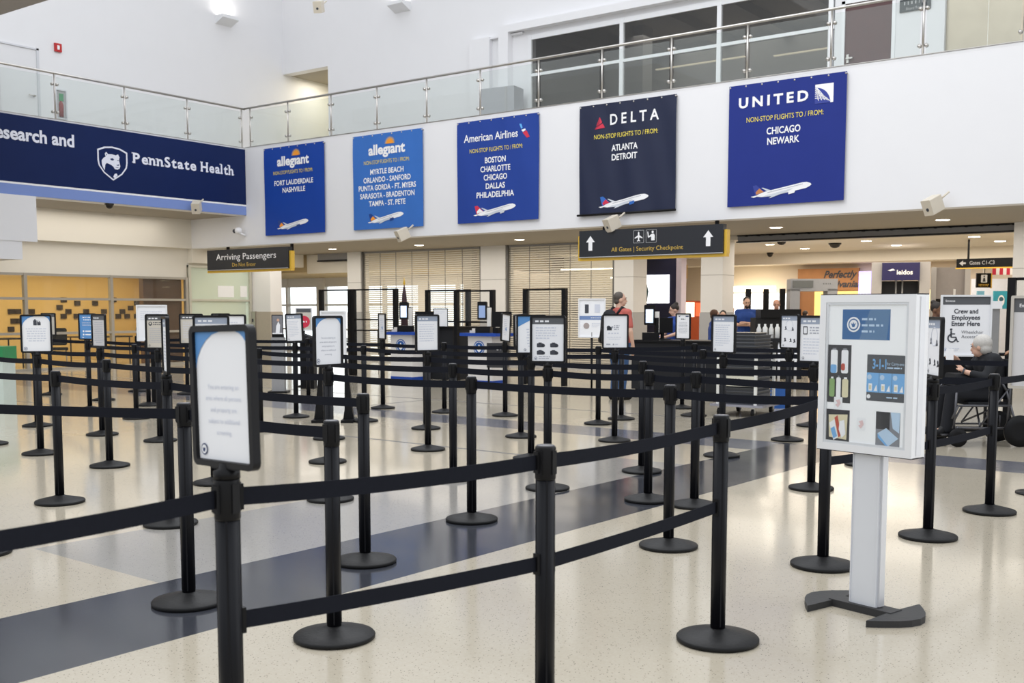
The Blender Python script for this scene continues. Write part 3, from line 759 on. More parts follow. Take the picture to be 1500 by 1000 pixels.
S('S34', 979, 801, 'bare bright-capped post in front of the right end of the dark band')
S('S3', 55, 624, 'post behind the white luggage sign at left, base in view')
S('S5', 150, 637, 'post carrying the narrow grey list sign beside the blue sign')
S('S8', 235, 646, 'post carrying the beige notice with dark header at left')
S('X1', 0, 0, 'hidden post right behind the nearest sign, carrying the sign peeking out at right', pos=(-8.85, 7.16, 0))
S('S14b', 480, 677, 'post directly behind the round-topped screening sign, base in view below it')
S('S21', 664, 702, 'bare slim post beside the bare post on the dark band, left of it')
S('S27', 802, 716, 'post carrying the sign with four dark pictograms at centre')
S('S33', 949, 733, 'bare post of the pair left of the bright-capped post, nearer one')
S('S35', 1017, 741, 'bare post between the bright-capped post and the front right post')
S('S7', 132, 600, 'post carrying the bright blue sign with white icons')
S('S7c', 200, 613, 'bare post in front of the lounge glass, left of the beige notice')
S('X2', 0, 0, 'hidden post behind the nearest sign, carrying the beige sign in the cluster', pos=(-11.3, 8.5, 0))
S('S15', 382, 631, 'bare post just right of the nearest sign')
S('S14c', 482, 643, 'far post in line behind the round-topped screening sign, base partly hidden')
S('S20b', 627, 659, 'post carrying the portrait sign in front of the black counter at centre')
S('S26', 778, 672, 'post carrying the blue-cornered sign half hidden by the pictogram sign')
S('S32', 940, 691, 'bare post of the pair left of the bright-capped post, farther one')
S('S40', 1188, 716, 'post carrying the large sign with a phone drawing left of the display stand')
S('S3b', 75, 578, 'far post behind the white luggage sign, small sign peeking above it')
S('S5b', 152, 586, 'far post behind the grey list sign, base only in view')
S('S7d', 218, 594, 'thin far post left of the white lounge sign stand')
S('X3', 0, 0, 'far hidden post behind the sign cluster at left, top of its sign in view', pos=(-12.55, 9.95, 0))
S('S16', 434, 611, 'post carrying the dark-headed sign left of the white easel poster')
S('S18', 534, 617, 'bare post right of the white easel poster')
S('S20', 624, 628, 'post behind the portrait sign at centre, base beside its pole')
S('S25', 763, 640, 'post carrying the small turned sign right of the second podium')
S('S30', 900, 646, 'post carrying the large white sign in front of the man with the backpack')
S('S38', 1057, 668, 'post carrying the plain listing sign left of the stacked bins')
S('S43', 1266, 681, 'post hidden behind the pillar of the white display stand')
S('S7b', 203, 573, 'farthest post by the lounge glass, base only in view')
S('S275', 275, 577, 'far bare post in front of the brown lounge door')
S('S19', 561, 598, 'post carrying the very narrow turned sign left of the first podium')
S('S22', 651, 604, 'bare post in front of the black counter between the podiums')
S('S24', 740, 609, 'post carrying the leaning turned sign at the second podium')
S('S29', 876, 621, 'bare post in front of the legs of the man with the backpack')
S('S36', 1028, 637, 'bare far post behind the bare post left of the front right post')
S('S39', 1153, 645, 'post carrying the small pictogram sign right of the stacked bins')
S('S39R', 0, 0, 'post behind the seated person, at the far right', pos=(-1.55, 11.15, 0))
S('S17', 452, 584, 'far bare post left of the white easel poster')
S('S31', 910, 614, 'far post at the feet of the man with the backpack, right of him')
S('S36b', 1016, 609, 'far post in front of the black officer counter, base in view')
S('S36c', 999, 598, 'farthest post at the officer counter, carrying a small narrow sign')
S('S42', 1188, 624, 'far post behind the large phone sign, base in view')
# three posts whose belts run in from beside the frame
S('O1', 0, 0, 'post outside the frame where the upper left belt begins', pos=(-6.95, 2.49, 0))
S('O2', 0, 0, 'post outside the frame where the nearest belt begins', pos=(-2.34, 0.75, 0))
S('O3', 0, 0, 'post outside the frame at the head of the second row of belts', pos=(-9.4, 4.42, 0))

for row in (('O1', 'S10', 'S12'), ('O3', 'S1', 'S9', 'S13'), ('S4', 'S2', 'S6', 'S315', 'S14', 'S23', 'S34', 'S41'),
            ('S3', 'S5', 'S8', 'X1', 'S14b', 'S21', 'S27', 'S33', 'S35', 'S44'), ('S7', 'S7c', 'X2', 'S15', 'S14c', 'S20b', 'S26', 'S32', 'S40', 'S45'),
            ('S3b', 'S5b', 'S7d', 'X3', 'S16', 'S18', 'S20', 'S25', 'S30', 'S38', 'S43'), ('S7b', 'S275', 'S17', 'S19', 'S22', 'S24', 'S29', 'S36', 'S39', 'S39R'),
            ('S31', 'S36b', 'S42'), ('S37', 'S41', 'S44', 'S45', 'S39R'), ('O2', 'S11', 'S28', 'S37')):
    for a, b in zip(row, row[1:]): belt(a, b)
for a, b in (('S11', 'S28'), ('S28', 'S37'), ('S41', 'S44'), ('S44', 'S45')): belt(a, b, 0.60, 0.006, 'lower_belt')

# ================================================================== SIGNS ON THE STANCHIONS
SW, SH = 0.295, 0.385
fr = MB(); fr.ring(rrect(-SW / 2, SW / 2, 0, SH, 0.022), rrect(-SW / 2 + 0.017, SW / 2 - 0.017, 0.017, SH - 0.017, 0.008), -0.012, 0.012)
fr.rbox(-SW / 2 + 0.01, SW / 2 - 0.01, 0.01, SH - 0.01, 0.004, 0.012, 0.01)
frame_me = fr.mesh('frame', M('black_sign_frame', (0.008, 0.008, 0.0095), 0.4, spec=0.25))
mount_me = MB().lathe([(0.036, -0.03), (0.036, -0.008), (0.022, -0.002), (0.018, 0.012)], 20).box(-0.06, 0.06, -0.010, 0.010, -0.004, 0.016).mesh('mount', PLAST)
PM = [PAPER, INK, INKD, HEAD, SKYB, NAVY, WHITE, HEADB, PAPERB, PAPERG, INKL]
WI, HI = SW / 2 - 0.018, SH - 0.018


def seal(p, x, z, r, dark=5, light=0, y=-0.0025):
    poly(p, disc(x, z, r), dark, y); poly(p, disc(x, z, r * 0.78), light, y - 0.0006)
    poly(p, [(x - r * .5, z + r * .3), (x - r * .15, z + r * .05), (x, z + r * .45), (x + r * .15, z + r * .05), (x + r * .5, z + r * .3), (x + r * .2, z - r * .45), (x - r * .2, z - r * .45)][::-1], dark, y - 0.0012)


def art(kind):
    p = MB(); paper = {'beige': 8, 'list': 9, 'far': 8}.get(kind, 0)
    quad(p, -WI, WI, 0.018, HI, 4 if kind == 'blue' else paper, 0.003)
    y = 0.0015
    if kind in ('bags', 'screening', 'screening_near'):
        for s in (-1, 1):
            x1 = s * WI; w_ = 0.12 if s < 0 else 0.06; h_ = 0.10 if s < 0 else 0.06
            pts = [(x1, HI), (x1 - s * w_, HI)] + [(x1 - s * w_ * (1 - t) ** 1.6, HI - h_ * t ** 1.6) for t in (0.2, 0.4, 0.6, 0.8, 1)]
            poly(p, pts if s > 0 else pts[::-1], 4, y)
        seal(p, -WI + 0.028, 0.045, 0.016, 5, 0, y - 0.001)
    if kind == 'bags':
        for x0, w_, h_ in ((-0.024, 0.032, 0.05), (0.012, 0.014, 0.036), (0.024, 0.02, 0.03)):
            quad(p, x0, x0 + w_, HI - 0.09, HI - 0.09 + h_, 2, y); quad(p, x0 + w_ * .3, x0 + w_ * .7, HI - 0.09 + h_, HI - 0.09 + h_ + 0.012, 2, y)
        lines(p, -0.10, 0.10, HI - 0.13, 6, 0.024, 0.009, 10, y, True, 4)
    elif kind.startswith('screening'):
        m = 10 if kind.endswith('near') else 1
        for i, s in enumerate(('You are entering an', 'area where all persons', 'and property are', 'subject to additional', 'screening.')):
            letter(p, s, 0, HI - 0.155 - i * 0.031, 0.0135, None, m, y, 'C', 0.0)
    elif kind == 'blue':
        lines(p, -0.09, 0.09, HI - 0.05, 2, 0.035, 0.016, 6, y, True, 2); lines(p, -0.09, 0.09, HI - 0.12, 3, 0.02, 0.006, 10, y, True, 3)
        for k in (0, 1):
            zz = 0.125 - k * 0.05; poly(p, disc(-0.065, zz, 0.014), 6, y); quad(p, -0.035, 0.06, zz - 0.009, zz + 0.009, 6, y)
        quad(p, -0.09, -0.06, 0.03, 0.04, 6, y)
    elif kind in ('list', 'beige', 'header', 'pict4', 'phone', 'far', 'headb', 'pict'):
        hd = 7 if kind in ('header', 'phone', 'headb', 'pict') else 3
        quad(p, -WI, WI, HI - 0.052, HI, hd, y); lines(p, -0.105, 0.06, HI - 0.036, 1, 1, 0.014, 0, y - 0.001, False, 5)
        if kind == 'list': lines(p, -0.10, 0.10, HI - 0.085, 12, 0.021, 0.007, 1, y, True, 6)
        elif kind == 'beige':
            poly(p, disc(-0.085, HI - 0.088, 0.022), 2, y); poly(p, disc(-0.085, HI - 0.084, 0.011), 8, y - 0.001)
            lines(p, -0.05, 0.11, HI - 0.08, 2, 0.022, 0.010, 2, y, False, 7); lines(p, -0.10, 0.10, HI - 0.14, 8, 0.022, 0.007, 1, y, False, 8); seal(p, -0.10, 0.04, 0.011, 2, 8, y - 0.001)
        elif kind == 'phone':
            p.ring(rrect(-0.105, -0.065, HI - 0.135, HI - 0.07, 0.006), rrect(-0.100, -0.070, HI - 0.128, HI - 0.078, 0.003), y - 0.001, y, 2)
            lines(p, -0.045, 0.11, HI - 0.085, 3, 0.022, 0.010, 1, y, False, 9); lines(p, -0.10, 0.10, HI - 0.175, 6, 0.024, 0.007, 10, y, False, 10); seal(p, -0.10, 0.04, 0.011, 2, 0, y - 0.001)
        elif kind == 'pict4':
            lines(p, -0.10, 0.08, HI - 0.085, 5, 0.021, 0.008, 10, y, False, 11)
            for qx, qz in ((-0.055, 0.145), (0.055, 0.145), (-0.055, 0.085), (0.055, 0.085)):
                poly(p, rrect(qx - 0.036, qx + 0.018, qz - 0.016, qz + 0.016, 0.006), 2, y); poly(p, disc(qx + 0.018, qz - 0.002, 0.013), 2, y); quad(p, qx - 0.022, qx + 0.004, qz + 0.014, qz + 0.022, 2, y)
            seal(p, -0.10, 0.04, 0.012, 5, 0, y - 0.001); lines(p, -0.075, 0.03, 0.05, 2, 0.014, 0.006, 1, y, False, 12)
        elif kind == 'pict':
            for qx, qz in ((-0.06, 0.24), (0.05, 0.23), (-0.07, 0.11), (0.02, 0.105), (0.08, 0.10)):
                poly(p, disc(qx, qz, 0.012), 2, y); poly(p, [(qx - 0.02, qz - 0.03), (qx + 0.022, qz - 0.024), (qx + 0.008, qz)], 2, y)
            p.ring(disc(0, 0.26, 0.06), disc(0, 0.26, 0.056), y - 0.001, y, 10); seal(p, -0.095, 0.04, 0.011, 2, 0, y - 0.001)
        elif kind == 'headb': lines(p, -0.10, 0.10, HI - 0.09, 8, 0.024, 0.008, 10, y, False, 13)
        else: lines(p, -0.10, 0.08, HI - 0.09, 10, 0.022, 0.007, 10, y, False, 14); seal(p, -0.10, 0.04, 0.010, 2, 0, y - 0.001)
    elif kind == 'crowd':
        poly(p, disc(-0.075, HI - 0.13, 0.022), 2, y); quad(p, -0.095, -0.04, HI - 0.16, HI - 0.125, 2, y); poly(p, disc(-0.035, HI - 0.125, 0.012), 1, y)
        lines(p, -0.015, 0.06, HI - 0.115, 3, 0.02, 0.011, 1, y, False, 15); lines(p, -0.08, 0.06, HI - 0.20, 1, 1, 0.014, 10, y, False, 16); lines(p, -0.10, 0.08, HI - 0.24, 2, 0.02, 0.006, 10, y, True, 17)
        poly(p, rrect(-0.10, -0.055, 0.045, 0.06, 0.004), 1, y); poly(p, disc(-0.02, 0.052, 0.009), 1, y); quad(p, 0.0, 0.03, 0.047, 0.056, 10, y)
    elif kind == 'corner':
        poly(p, [(-WI, HI - 0.10), (0.06, HI), (-WI, HI)], 4, y); lines(p, -0.05, 0.10, HI - 0.13, 7, 0.027, 0.010, 10, y, True, 18); seal(p, -0.06, 0.045, 0.012, 5, 0, y - 0.001)
    elif kind == 'mark':
        poly(p, [(-0.10, HI - 0.02), (-0.05, HI - 0.02), (-0.08, HI - 0.04)][::-1], 5, y); quad(p, 0.05, 0.11, HI - 0.035, HI - 0.02, 5, y); lines(p, -0.06, 0.06, HI - 0.075, 1, 1, 0.014, 2, y, True, 19); lines(p, -0.09, 0.09, HI - 0.12, 8, 0.022, 0.008, 1, y, True, 20)
    elif kind == 'plain':
        lines(p, -0.08, 0.06, HI - 0.07, 9, 0.026, 0.009, 10, y, True, 21); poly(p, [(-0.02, 0.17), (0.02, 0.2), (0.03, 0.14)][::-1], 4, y)
    return p.mesh('placard', PM)


ART = {}


def sign(key, turn, kind, label, tilt=0.0, lean=0.0, dz=0.015):
    t0, x, y, h = ST[key]
    rz = math.atan2(-x, y) + R(turn)
    t = thing('sign_frame', (x, y, h + dz + 0.012), rz, label, 'sign', 'notice signs on the stanchions')
    t.rotation_euler.x = R(tilt); t.rotation_euler.y = R(lean)
    if kind not in ART: ART[kind] = art(kind)
    for n, me in (('frame', frame_me), ('placard', ART[kind]), ('mount', mount_me)):
        o = bpy.data.objects.new(n, me); COL.objects.link(o); o.parent = t
        if n == 'placard': o.location.y = -0.004
    return t


sign('S11', -58, 'screening_near', 'big near white sign with black frame and screening notice at front left', 0, -1.5)
sign('S2', -8, 'bags', 'white sign with luggage icons and blue corners at far left')
sign('S3b', -40, 'far', 'small far sign whose top peeks over the luggage sign')
sign('S7', -38, 'blue', 'bright blue sign with white icons')
sign('S5', -60, 'list', 'narrow grey list sign with dark header right of the blue sign')
sign('S8', -34, 'beige', 'beige notice with dark header and round icon')
sign('S9', -84, 'header', 'sign seen edge-on left of the big near sign')
sign('S315', -4, 'headb', 'sign with blue-grey header peeking over the big near sign')
sign('X1', -20, 'plain', 'white sign peeking out right of the cluster over the big near sign')
sign('X2', -8, 'far', 'beige sign at the left of the cluster over the big near sign')
sign('X3', 30, 'list', 'hindmost sign of the cluster over the big near sign, only its top rim in view')
sign('S16', -40, 'header', 'white listing sign with grey header right of the photo panel', 0, -2)
sign('S14', 43, 'screening', 'white screening sign with rounded corner graphic left of centre', 0, 0)
sign('S19', -70, 'plain', 'very narrow turned sign in front of the first podium')
sign('S20b', 35, 'headb', 'portrait sign with grey header in front of the black counter')
sign('S24', 66, 'plain', 'leaning narrow sign at the second podium', 0, 5)
sign('S25', 60, 'plain', 'small turned sign just left of the blue-cornered sign', 0, -2)
sign('S26', -6, 'corner', 'white sign with blue corner half hidden behind the pictogram sign')
sign('S27', -12, 'pict4', 'sign with four dark electronics pictograms')
sign('S30', 10, 'crowd', 'white sign with camera icon in front of the man with the backpack')
sign('S36c', -44, 'mark', 'small narrow sign in front of the woman officer')
sign('S38', -38, 'header', 'plain listing sign left of the stacked grey bins')
sign('S39', -48, 'pict', 'small white sign with circle pictograms right of the bins')
sign('S40', -30, 'phone', 'sign with phone drawing beside the white display stand')
sign('S44', -72, 'pict', 'sign turned edge-on just right of the white display stand')

# ================================================================== STANDING DISPLAYS
def flat_text(parent, items, mat, name='lettering', y=-0.002):
    p = MB()
    for s, x, z, h, w_, b in items: letter(p, s, x, z, h, w_, 0, y, 'C', b)
    return p.build(name, mat, parent)


# the white display stand with travel-size examples
t = thing('display_stand', (-1.64, 5.10, 0), R(-15), 'tall white display stand with travel-liquids posters on a pillar with winged feet', 'display stand')
c = MB(); x0, x1, z0, z1 = -0.255, 0.255, 0.775, 1.525
c.ring([(x0, z0), (x1, z0), (x1, z1), (x0, z1)], [(x0 + 0.035, z0 + 0.035), (x1 - 0.035, z0 + 0.035), (x1 - 0.035, z1 - 0.035), (x0 + 0.035, z1 - 0.035)], -0.055, 0.055, 0)
c.ring([(x0 + 0.035, z0 + 0.035), (x1 - 0.035, z0 + 0.035), (x1 - 0.035, z1 - 0.035), (x0 + 0.035, z1 - 0.035)], [(x0 + 0.047, z0 + 0.047), (x1 - 0.047, z0 + 0.047), (x1 - 0.047, z1 - 0.047), (x0 + 0.047, z1 - 0.047)], -0.052, 0.05, 1)
for zz in (z0 - 0.004, z1 - 0.002): c.box(x0, x1, -0.05, 0.05, zz, zz + 0.006, 2)
c.box(x1 - 0.002, x1 + 0.004, -0.02, 0.02, z0 + 0.01, z1 - 0.01, 1)
c.build('cabinet_frame', [ALUW, M('pale_aluminium_lip', (0.72, 0.73, 0.76), 0.35, 0.2), PLAST], t)
bk = MB(); quad(bk, x0 + 0.03, x1 - 0.03, z0 + 0.03, z1 - 0.03, 0, -0.046); bk.box(x0 + 0.02, x1 - 0.02, 0.03, 0.05, z0 + 0.02, z1 - 0.02, 0); bk.build('backing_board', M('bright_board', (0.92, 0.93, 0.95), 0.5, var=0.01), t)
gl = MB(); gl.box(x0 + 0.035, x1 - 0.035, -0.0545, -0.0525, z0 + 0.035, z1 - 0.035); gl.build('glazing', GLP, t)
PH = [M('photo_dark', (0.035, 0.035, 0.04)), M('poster_blue', (0.035, 0.13, 0.33)), PAPER, M('print_cyan', (0.18, 0.42, 0.75)), M('print_green', (0.25, 0.40, 0.16)), M('print_red', (0.5, 0.08, 0.05)),
      M('print_cream', (0.72, 0.66, 0.45)), M('photo_grey', (0.22, 0.23, 0.26)), M('print_iceblue', (0.48, 0.63, 0.80)), M('header_dark', (0.075, 0.08, 0.09)), M('poster_sheen_blue', (0.10, 0.20, 0.36)), M('pale_pink', (0.75, 0.55, 0.56))]
y = -0.0465
def U(u, v): return (x0 + 0.038 + u * 0.425, z1 - 0.035 - v * 0.68)
def UQ(p, u0, u1, v0, v1, m, yy=y): a = U(u0, v1); b = U(u1, v0); quad(p, a[0], b[0], a[1], b[1], m, yy)
p = MB(); UQ(p, 0.20, 0.80, 0.05, 0.26, 1)
poly(p, [U(0.55, 0.05), U(0.42, 0.26), U(0.76, 0.26), U(0.80, 0.05)], 10, y - 0.0005)
a = U(0.345, 0.155); poly(p, disc(a[0], a[1], 0.036), 2, y - 0.001); seal(p, a[0], a[1], 0.028, 1, 2, y - 0.0015)
for k in range(3): b = U(0.45, 0.125 + k * 0.042); lines(p, b[0], b[0] + 0.12, b[1], 1, 1, 0.010, 8, y - 0.001, False, k)
p.build('agency_poster', PH, t)
p = MB(); UQ(p, 0.015, 0.325, 0.30, 0.71, 0)
for u0, u1, v0, v1, m in ((0.06, 0.15, 0.335, 0.50, 2), (0.06, 0.14, 0.44, 0.50, 3), (0.20, 0.29, 0.335, 0.50, 2), (0.20, 0.25, 0.43, 0.48, 5), (0.05, 0.12, 0.54, 0.67, 4), (0.14, 0.20, 0.53, 0.68, 2), (0.22, 0.30, 0.54, 0.67, 6)):
    aa, bb = U(u0, v1), U(u1, v0); poly(p, rrect(aa[0], bb[0], aa[1], bb[1], 0.008, 3), m, y - 0.001 - 0.0003 * m)
    UQ(p, u0 + 0.02, u1 - 0.02, v0 - 0.012, v0, 2 if m != 2 else 7, y - 0.0012)
p.build('bottles_photo', PH, t)
bi = 0; p = MB(); UQ(p, 0.015, 0.325, 0.76, 1.0, 0)
for pts, m in (([(0.05, 0.80), (0.30, 0.79), (0.29, 0.97), (0.06, 0.96)], 6), ([(0.06, 0.86), (0.13, 0.83), (0.18, 0.96), (0.12, 0.98)], 2), ([(0.08, 0.90), (0.13, 0.88), (0.17, 0.95), (0.12, 0.97)], 3), ([(0.13, 0.82), (0.17, 0.80), (0.22, 0.94), (0.19, 0.96)], 5), ([(0.20, 0.84), (0.26, 0.83), (0.28, 0.93), (0.23, 0.96), (0.19, 0.90)], 2)):
    poly(p, [U(*q) for q in pts][::-1] , m, y - 0.001 - 0.0004 * bi); bi += 1
p.build('bag_photo', PH, t)
p = MB(); UQ(p, 0.53, 1.0, 0.36, 0.68, 9); UQ(p, 0.53, 1.0, 0.485, 0.62, 3, y - 0.0006)
a = U(0.60, 0.455); letter(p, '3-1-1', a[0], a[1], 0.045, 0.072, 3, y - 0.001, 'L', 0.03)
a = U(0.775, 0.43); letter(p, 'for Carry-ons', a[0], a[1], 0.015, 0.088, 8, y - 0.001, 'L', 0.0); b = U(0.78, 0.452); lines(p, b[0], b[0] + 0.08, b[1], 1, 1, 0.006, 8, y - 0.001)
for k in range(3):
    UQ(p, 0.683 + k * 0.157, 0.687 + k * 0.157, 0.485, 0.62, 9, y - 0.001)
    a = U(0.565 + k * 0.157, 0.515); poly(p, disc(a[0], a[1], 0.012), 8, y - 0.001); UQ(p, 0.555 + k * 0.157, 0.60 + k * 0.157, 0.56, 0.61, 2, y - 0.001); UQ(p, 0.563 + k * 0.157, 0.59 + k * 0.157, 0.572, 0.60, 6, y - 0.0014)
    poly(p, [U(0.62 + k * 0.157, 0.61), U(0.665 + k * 0.157, 0.61), U(0.655 + k * 0.157, 0.565)], 2, y - 0.001)
a = U(0.56, 0.65); poly(p, disc(a[0], a[1], 0.010), 2, y - 0.001); b = U(0.78, 0.655); lines(p, b[0], b[0] + 0.06, b[1], 1, 1, 0.006, 8, y - 0.001)
p.build('liquids_poster', PH, t)
p = MB(); UQ(p, 0.66, 0.955, 0.75, 1.0, 7); UQ(p, 0.66, 0.83, 0.75, 0.87, 0, y - 0.0004)
poly(p, [U(0.685, 0.90), U(0.79, 0.86), U(0.94, 0.925), U(0.82, 0.985)][::-1], 8, y - 0.001); poly(p, [U(0.685, 0.90), U(0.82, 0.985), U(0.82, 1.0), U(0.69, 0.93)][::-1], 3, y - 0.001); poly(p, [U(0.84, 0.75), U(0.955, 0.75), U(0.95, 0.89), U(0.87, 0.86)][::-1], 8, y - 0.0015)
p.build('tray_photo', PH, t)
p = MB()
for u, v in ((0.17, 0.715), (0.475, 0.85)):
    UQ(p, u - 0.055, u + 0.055, v - 0.045, v + 0.045, 2, y - 0.0005); poly(p, [U(u - 0.03, v - 0.02), U(u + 0.02, v - 0.03), U(u + 0.035, v), U(u, v + 0.03), U(u - 0.035, v + 0.01), U(u - 0.005, v)][::-1], 11, y - 0.002)
p.build('arrow_sticker', PH, t)
p = MB(); p.box(-0.068, 0.076, -0.02, 0.035, 0.035, 0.80, 0); p.box(0.076, 0.088, -0.012, 0.03, 0.04, 0.80, 1); p.box(-0.068, -0.064, -0.026, -0.02, 0.04, 0.8, 0); p.box(0.070, 0.076, -0.026, -0.02, 0.04, 0.8, 0)
p.build('pillar', [M('pale_aluminium', (0.70, 0.72, 0.76), 0.4, 0.15, var=0.02), ALU], t)
FT_ = M('charcoal_cast_foot', (0.035, 0.035, 0.036), 0.55, spec=0.3, bump=0.1, scale=40)
f = MB(); f.box(-0.17, 0.17, -0.045, 0.05, 0.0, 0.036)
f.build('crossbar', FT_, t)
for s in (-1, 1):
    f = MB(); n = 8
    pts = [(s * 0.15, -0.05), (s * 0.15, 0.06)] + [(s * (0.16 + 0.14 * math.sin(PI * k / n)), 0.22 - 0.45 * k / n) for k in range(n + 1)]
    Tm = Matrix(((1, 0, 0, 0), (0, 0, 1, 0), (0, -1, 0, 0), (0, 0, 0, 1)))
    pp = [(x, -yv) for x, yv in pts]
    f.prism(pp if s < 0 else pp[::-1], 0.0, 0.032, 0, Matrix(((1, 0, 0, 0), (0, 0, -1, 0), (0, 1, 0, 0), (0, 0, 0, 1))))
    f.build('foot', FT_, t)


def poster_stand(name, loc, rz, w_, h_, zb, label, frame, draw, legs):
    """a framed poster on a floor stand"""
    t = thing(name, loc, rz, label, 'sign')
    f = MB(); e = 0.022
    f.ring(rrect(-w_ / 2, w_ / 2, zb, zb + h_, 0.012, 3), rrect(-w_ / 2 + e, w_ / 2 - e, zb + e, zb + h_ - e, 0.004, 3), -0.015, 0.015); f.box(-w_ / 2 + 0.01, w_ / 2 - 0.01, 0.005, 0.014, zb + 0.01, zb + h_ - 0.01)
    f.build('frame', frame, t)
    p = MB(); draw(p, w_, h_, zb); p.build('poster', PM + [REDP, M('poster_steel_blue', (0.16, 0.25, 0.48)), M('warm_grey_print', (0.38, 0.33, 0.32))], t)
    l = MB(); legs(l, w_, zb); l.build('stand', PLAST, t)
    return t


def legs_round(l, w_, zb):
    l.lathe([(0.0, 0), (0.19, 0), (0.19, 0.012), (0.05, 0.03), (0.02, 0.035)], 28); l.rod((0, 0.02, 0.03), (0, 0.02, zb + 0.1), 0.018)


def legs_panel(l, w_, zb):
    l.box(-w_ / 2 + 0.02, w_ / 2 - 0.02, -0.01, 0.02, 0.45, zb); l.box(-w_ / 2 + 0.02, -w_ / 2 + 0.05, -0.015, 0.02, 0.03, zb); l.box(w_ / 2 - 0.05, w_ / 2 - 0.02, -0.015, 0.02, 0.03, zb); l.box(-w_ / 2, w_ / 2, -0.2, 0.2, 0.0, 0.03)


def legs_easel(l, w_, zb):
    for s in (-1, 1):
        x = s * 0.19
        l.prism([(x - 0.075, 0.0), (x + 0.075, 0.0), (x + 0.05, 0.16), (x + 0.012 + 0.03 * -s, zb), (x - 0.012 + 0.03 * -s, zb), (x - 0.05, 0.16)], -0.05, 0.05)
        l.box(x - 0.08, x + 0.08, -0.22, 0.22, 0, 0.035)
    l.box(-0.2, 0.2, -0.012, 0.012, 0.22, 0.25)


def draw_crew(p, w_, h_, zb):
    a, b, c, d = -w_ / 2 + .022, w_ / 2 - .022, zb + .022, zb + h_ - .022
    quad(p, a, b, c, d, 0, 0.003); quad(p, a, b, d - 0.095, d, 3, 0.0015)
    letter(p, 'Entrance', a + 0.035, d - 0.06, 0.025, 0.11, 6, 0, 'L', 0.01)
    for i, s in enumerate(('Crew and', 'Employees', 'Enter Here')): letter(p, s, 0.0, d - 0.20 - i * 0.075, 0.055, (0.28, 0.33, 0.33)[i], 2, 0, 'C', 0.025)
    for i, s in enumerate(('Wheelchair', 'Accessible')): letter(p, s, 0.08, d - 0.445 - i * 0.055, 0.04, 0.255, 2, 0, 'C', -0.005)
    wx, wz = -0.155, d - 0.50; k = 0.055
    p.ring([(wx + k * math.cos(R(q)), wz + k * math.sin(R(q))) for q in range(100, 361, 13)] + [(wx + 0.7 * k * math.cos(R(q)), wz + 0.7 * k * math.sin(R(q))) for q in range(360, 99, -13)], [(wx + k * 0.999 * math.cos(R(q)), wz + k * 0.999 * math.sin(R(q))) for q in range(100, 361, 13)] + [(wx + 0.701 * k * math.cos(R(q)), wz + 0.701 * k * math.sin(R(q))) for q in range(360, 99, -13)], -0.001, 0, 2)
    for q0, q1 in ((100, 160), (160, 220), (220, 290), (290, 350)):
        poly(p, [(wx + k * math.cos(R(q)), wz + k * math.sin(R(q))) for q in range(q0, q1 + 1, 10)] + [(wx + 0.68 * k * math.cos(R(q)), wz + 0.68 * k * math.sin(R(q))) for q in range(q1, q0 - 1, -10)], 2, 0)
    poly(p, disc(wx - 0.012, wz + 0.105, 0.014), 2, 0); quad(p, wx - 0.02, wx - 0.002, wz + 0.01, wz + 0.088, 2, 0); quad(p, wx - 0.01, wx + 0.035, wz + 0.045, wz + 0.058, 2, 0); quad(p, wx - 0.012, wx + 0.045, wz + 0.003, wz + 0.018, 2, 0)
    poly(p, [(wx + 0.033, wz + 0.015), (wx + 0.062, wz - 0.05), (wx + 0.085, wz - 0.045), (wx + 0.085, wz - 0.032), (wx + 0.07, wz - 0.036), (wx + 0.05, wz + 0.018)], 2, 0)
    seal(p, a + 0.05, c + 0.065, 0.018, 12, 0, 0); lines(p, a + 0.09, a + 0.22, c + 0.07, 2, 0.022, 0.009, 10, 0)


def draw_lines(hd, seed):
    def d_(p, w_, h_, zb):
        a, b, c, d = -w_ / 2 + .022, w_ / 2 - .022, zb + .022, zb + h_ - .022
        quad(p, a, b, c, d, 0, 0.003)
        if hd is not None: quad(p, a, b, d - 0.12 * h_, d, hd, 0.0015)
        lines(p, a + 0.04, b - 0.04, d - 0.16 * h_, 5, 0.03, 0.010, 10, 0, False, seed)
    return d_


def draw_right(p, w_, h_, zb):
    a, b, c, d = -w_ / 2 + .022, w_ / 2 - .022, zb + .022, zb + h_ - .022
    quad(p, a, b, c, d, 9, 0.003); quad(p, a, b, d - 0.11, d, 3, 0.0015); letter(p, 'Entrance', a + 0.04, d - 0.07, 0.028, 0.13, 6, 0, 'L', 0.01)
    lines(p, -0.08, 0.12, d - 0.25, 3, 0.09, 0.045, 2, 0, True, 4)


def draw_phone(p, w_, h_, zb):
    a, b, c, d = -w_ / 2 + .022, w_ / 2 - .022, zb + .022, zb + h_ - .022; m = (c + d) / 2
    quad(p, a, b, c, d, 0, 0.003); quad(p, a, b, m - 0.03, m + 0.04, 12, 0.0015); lines(p, -0.02, b - 0.05, m, 1, 1, 0.012, 6, 0)
    poly(p, rrect(-0.13, -0.06, m + 0.09, m + 0.25, 0.01), 2, 0); quad(p, 0.05, 0.15, m + 0.10, m + 0.25, 10, 0); poly(p, disc(-0.10, m - 0.14, 0.055), 13, 0); lines(p, 0.0, 0.16, m - 0.1, 3, 0.03, 0.01, 10, 0)


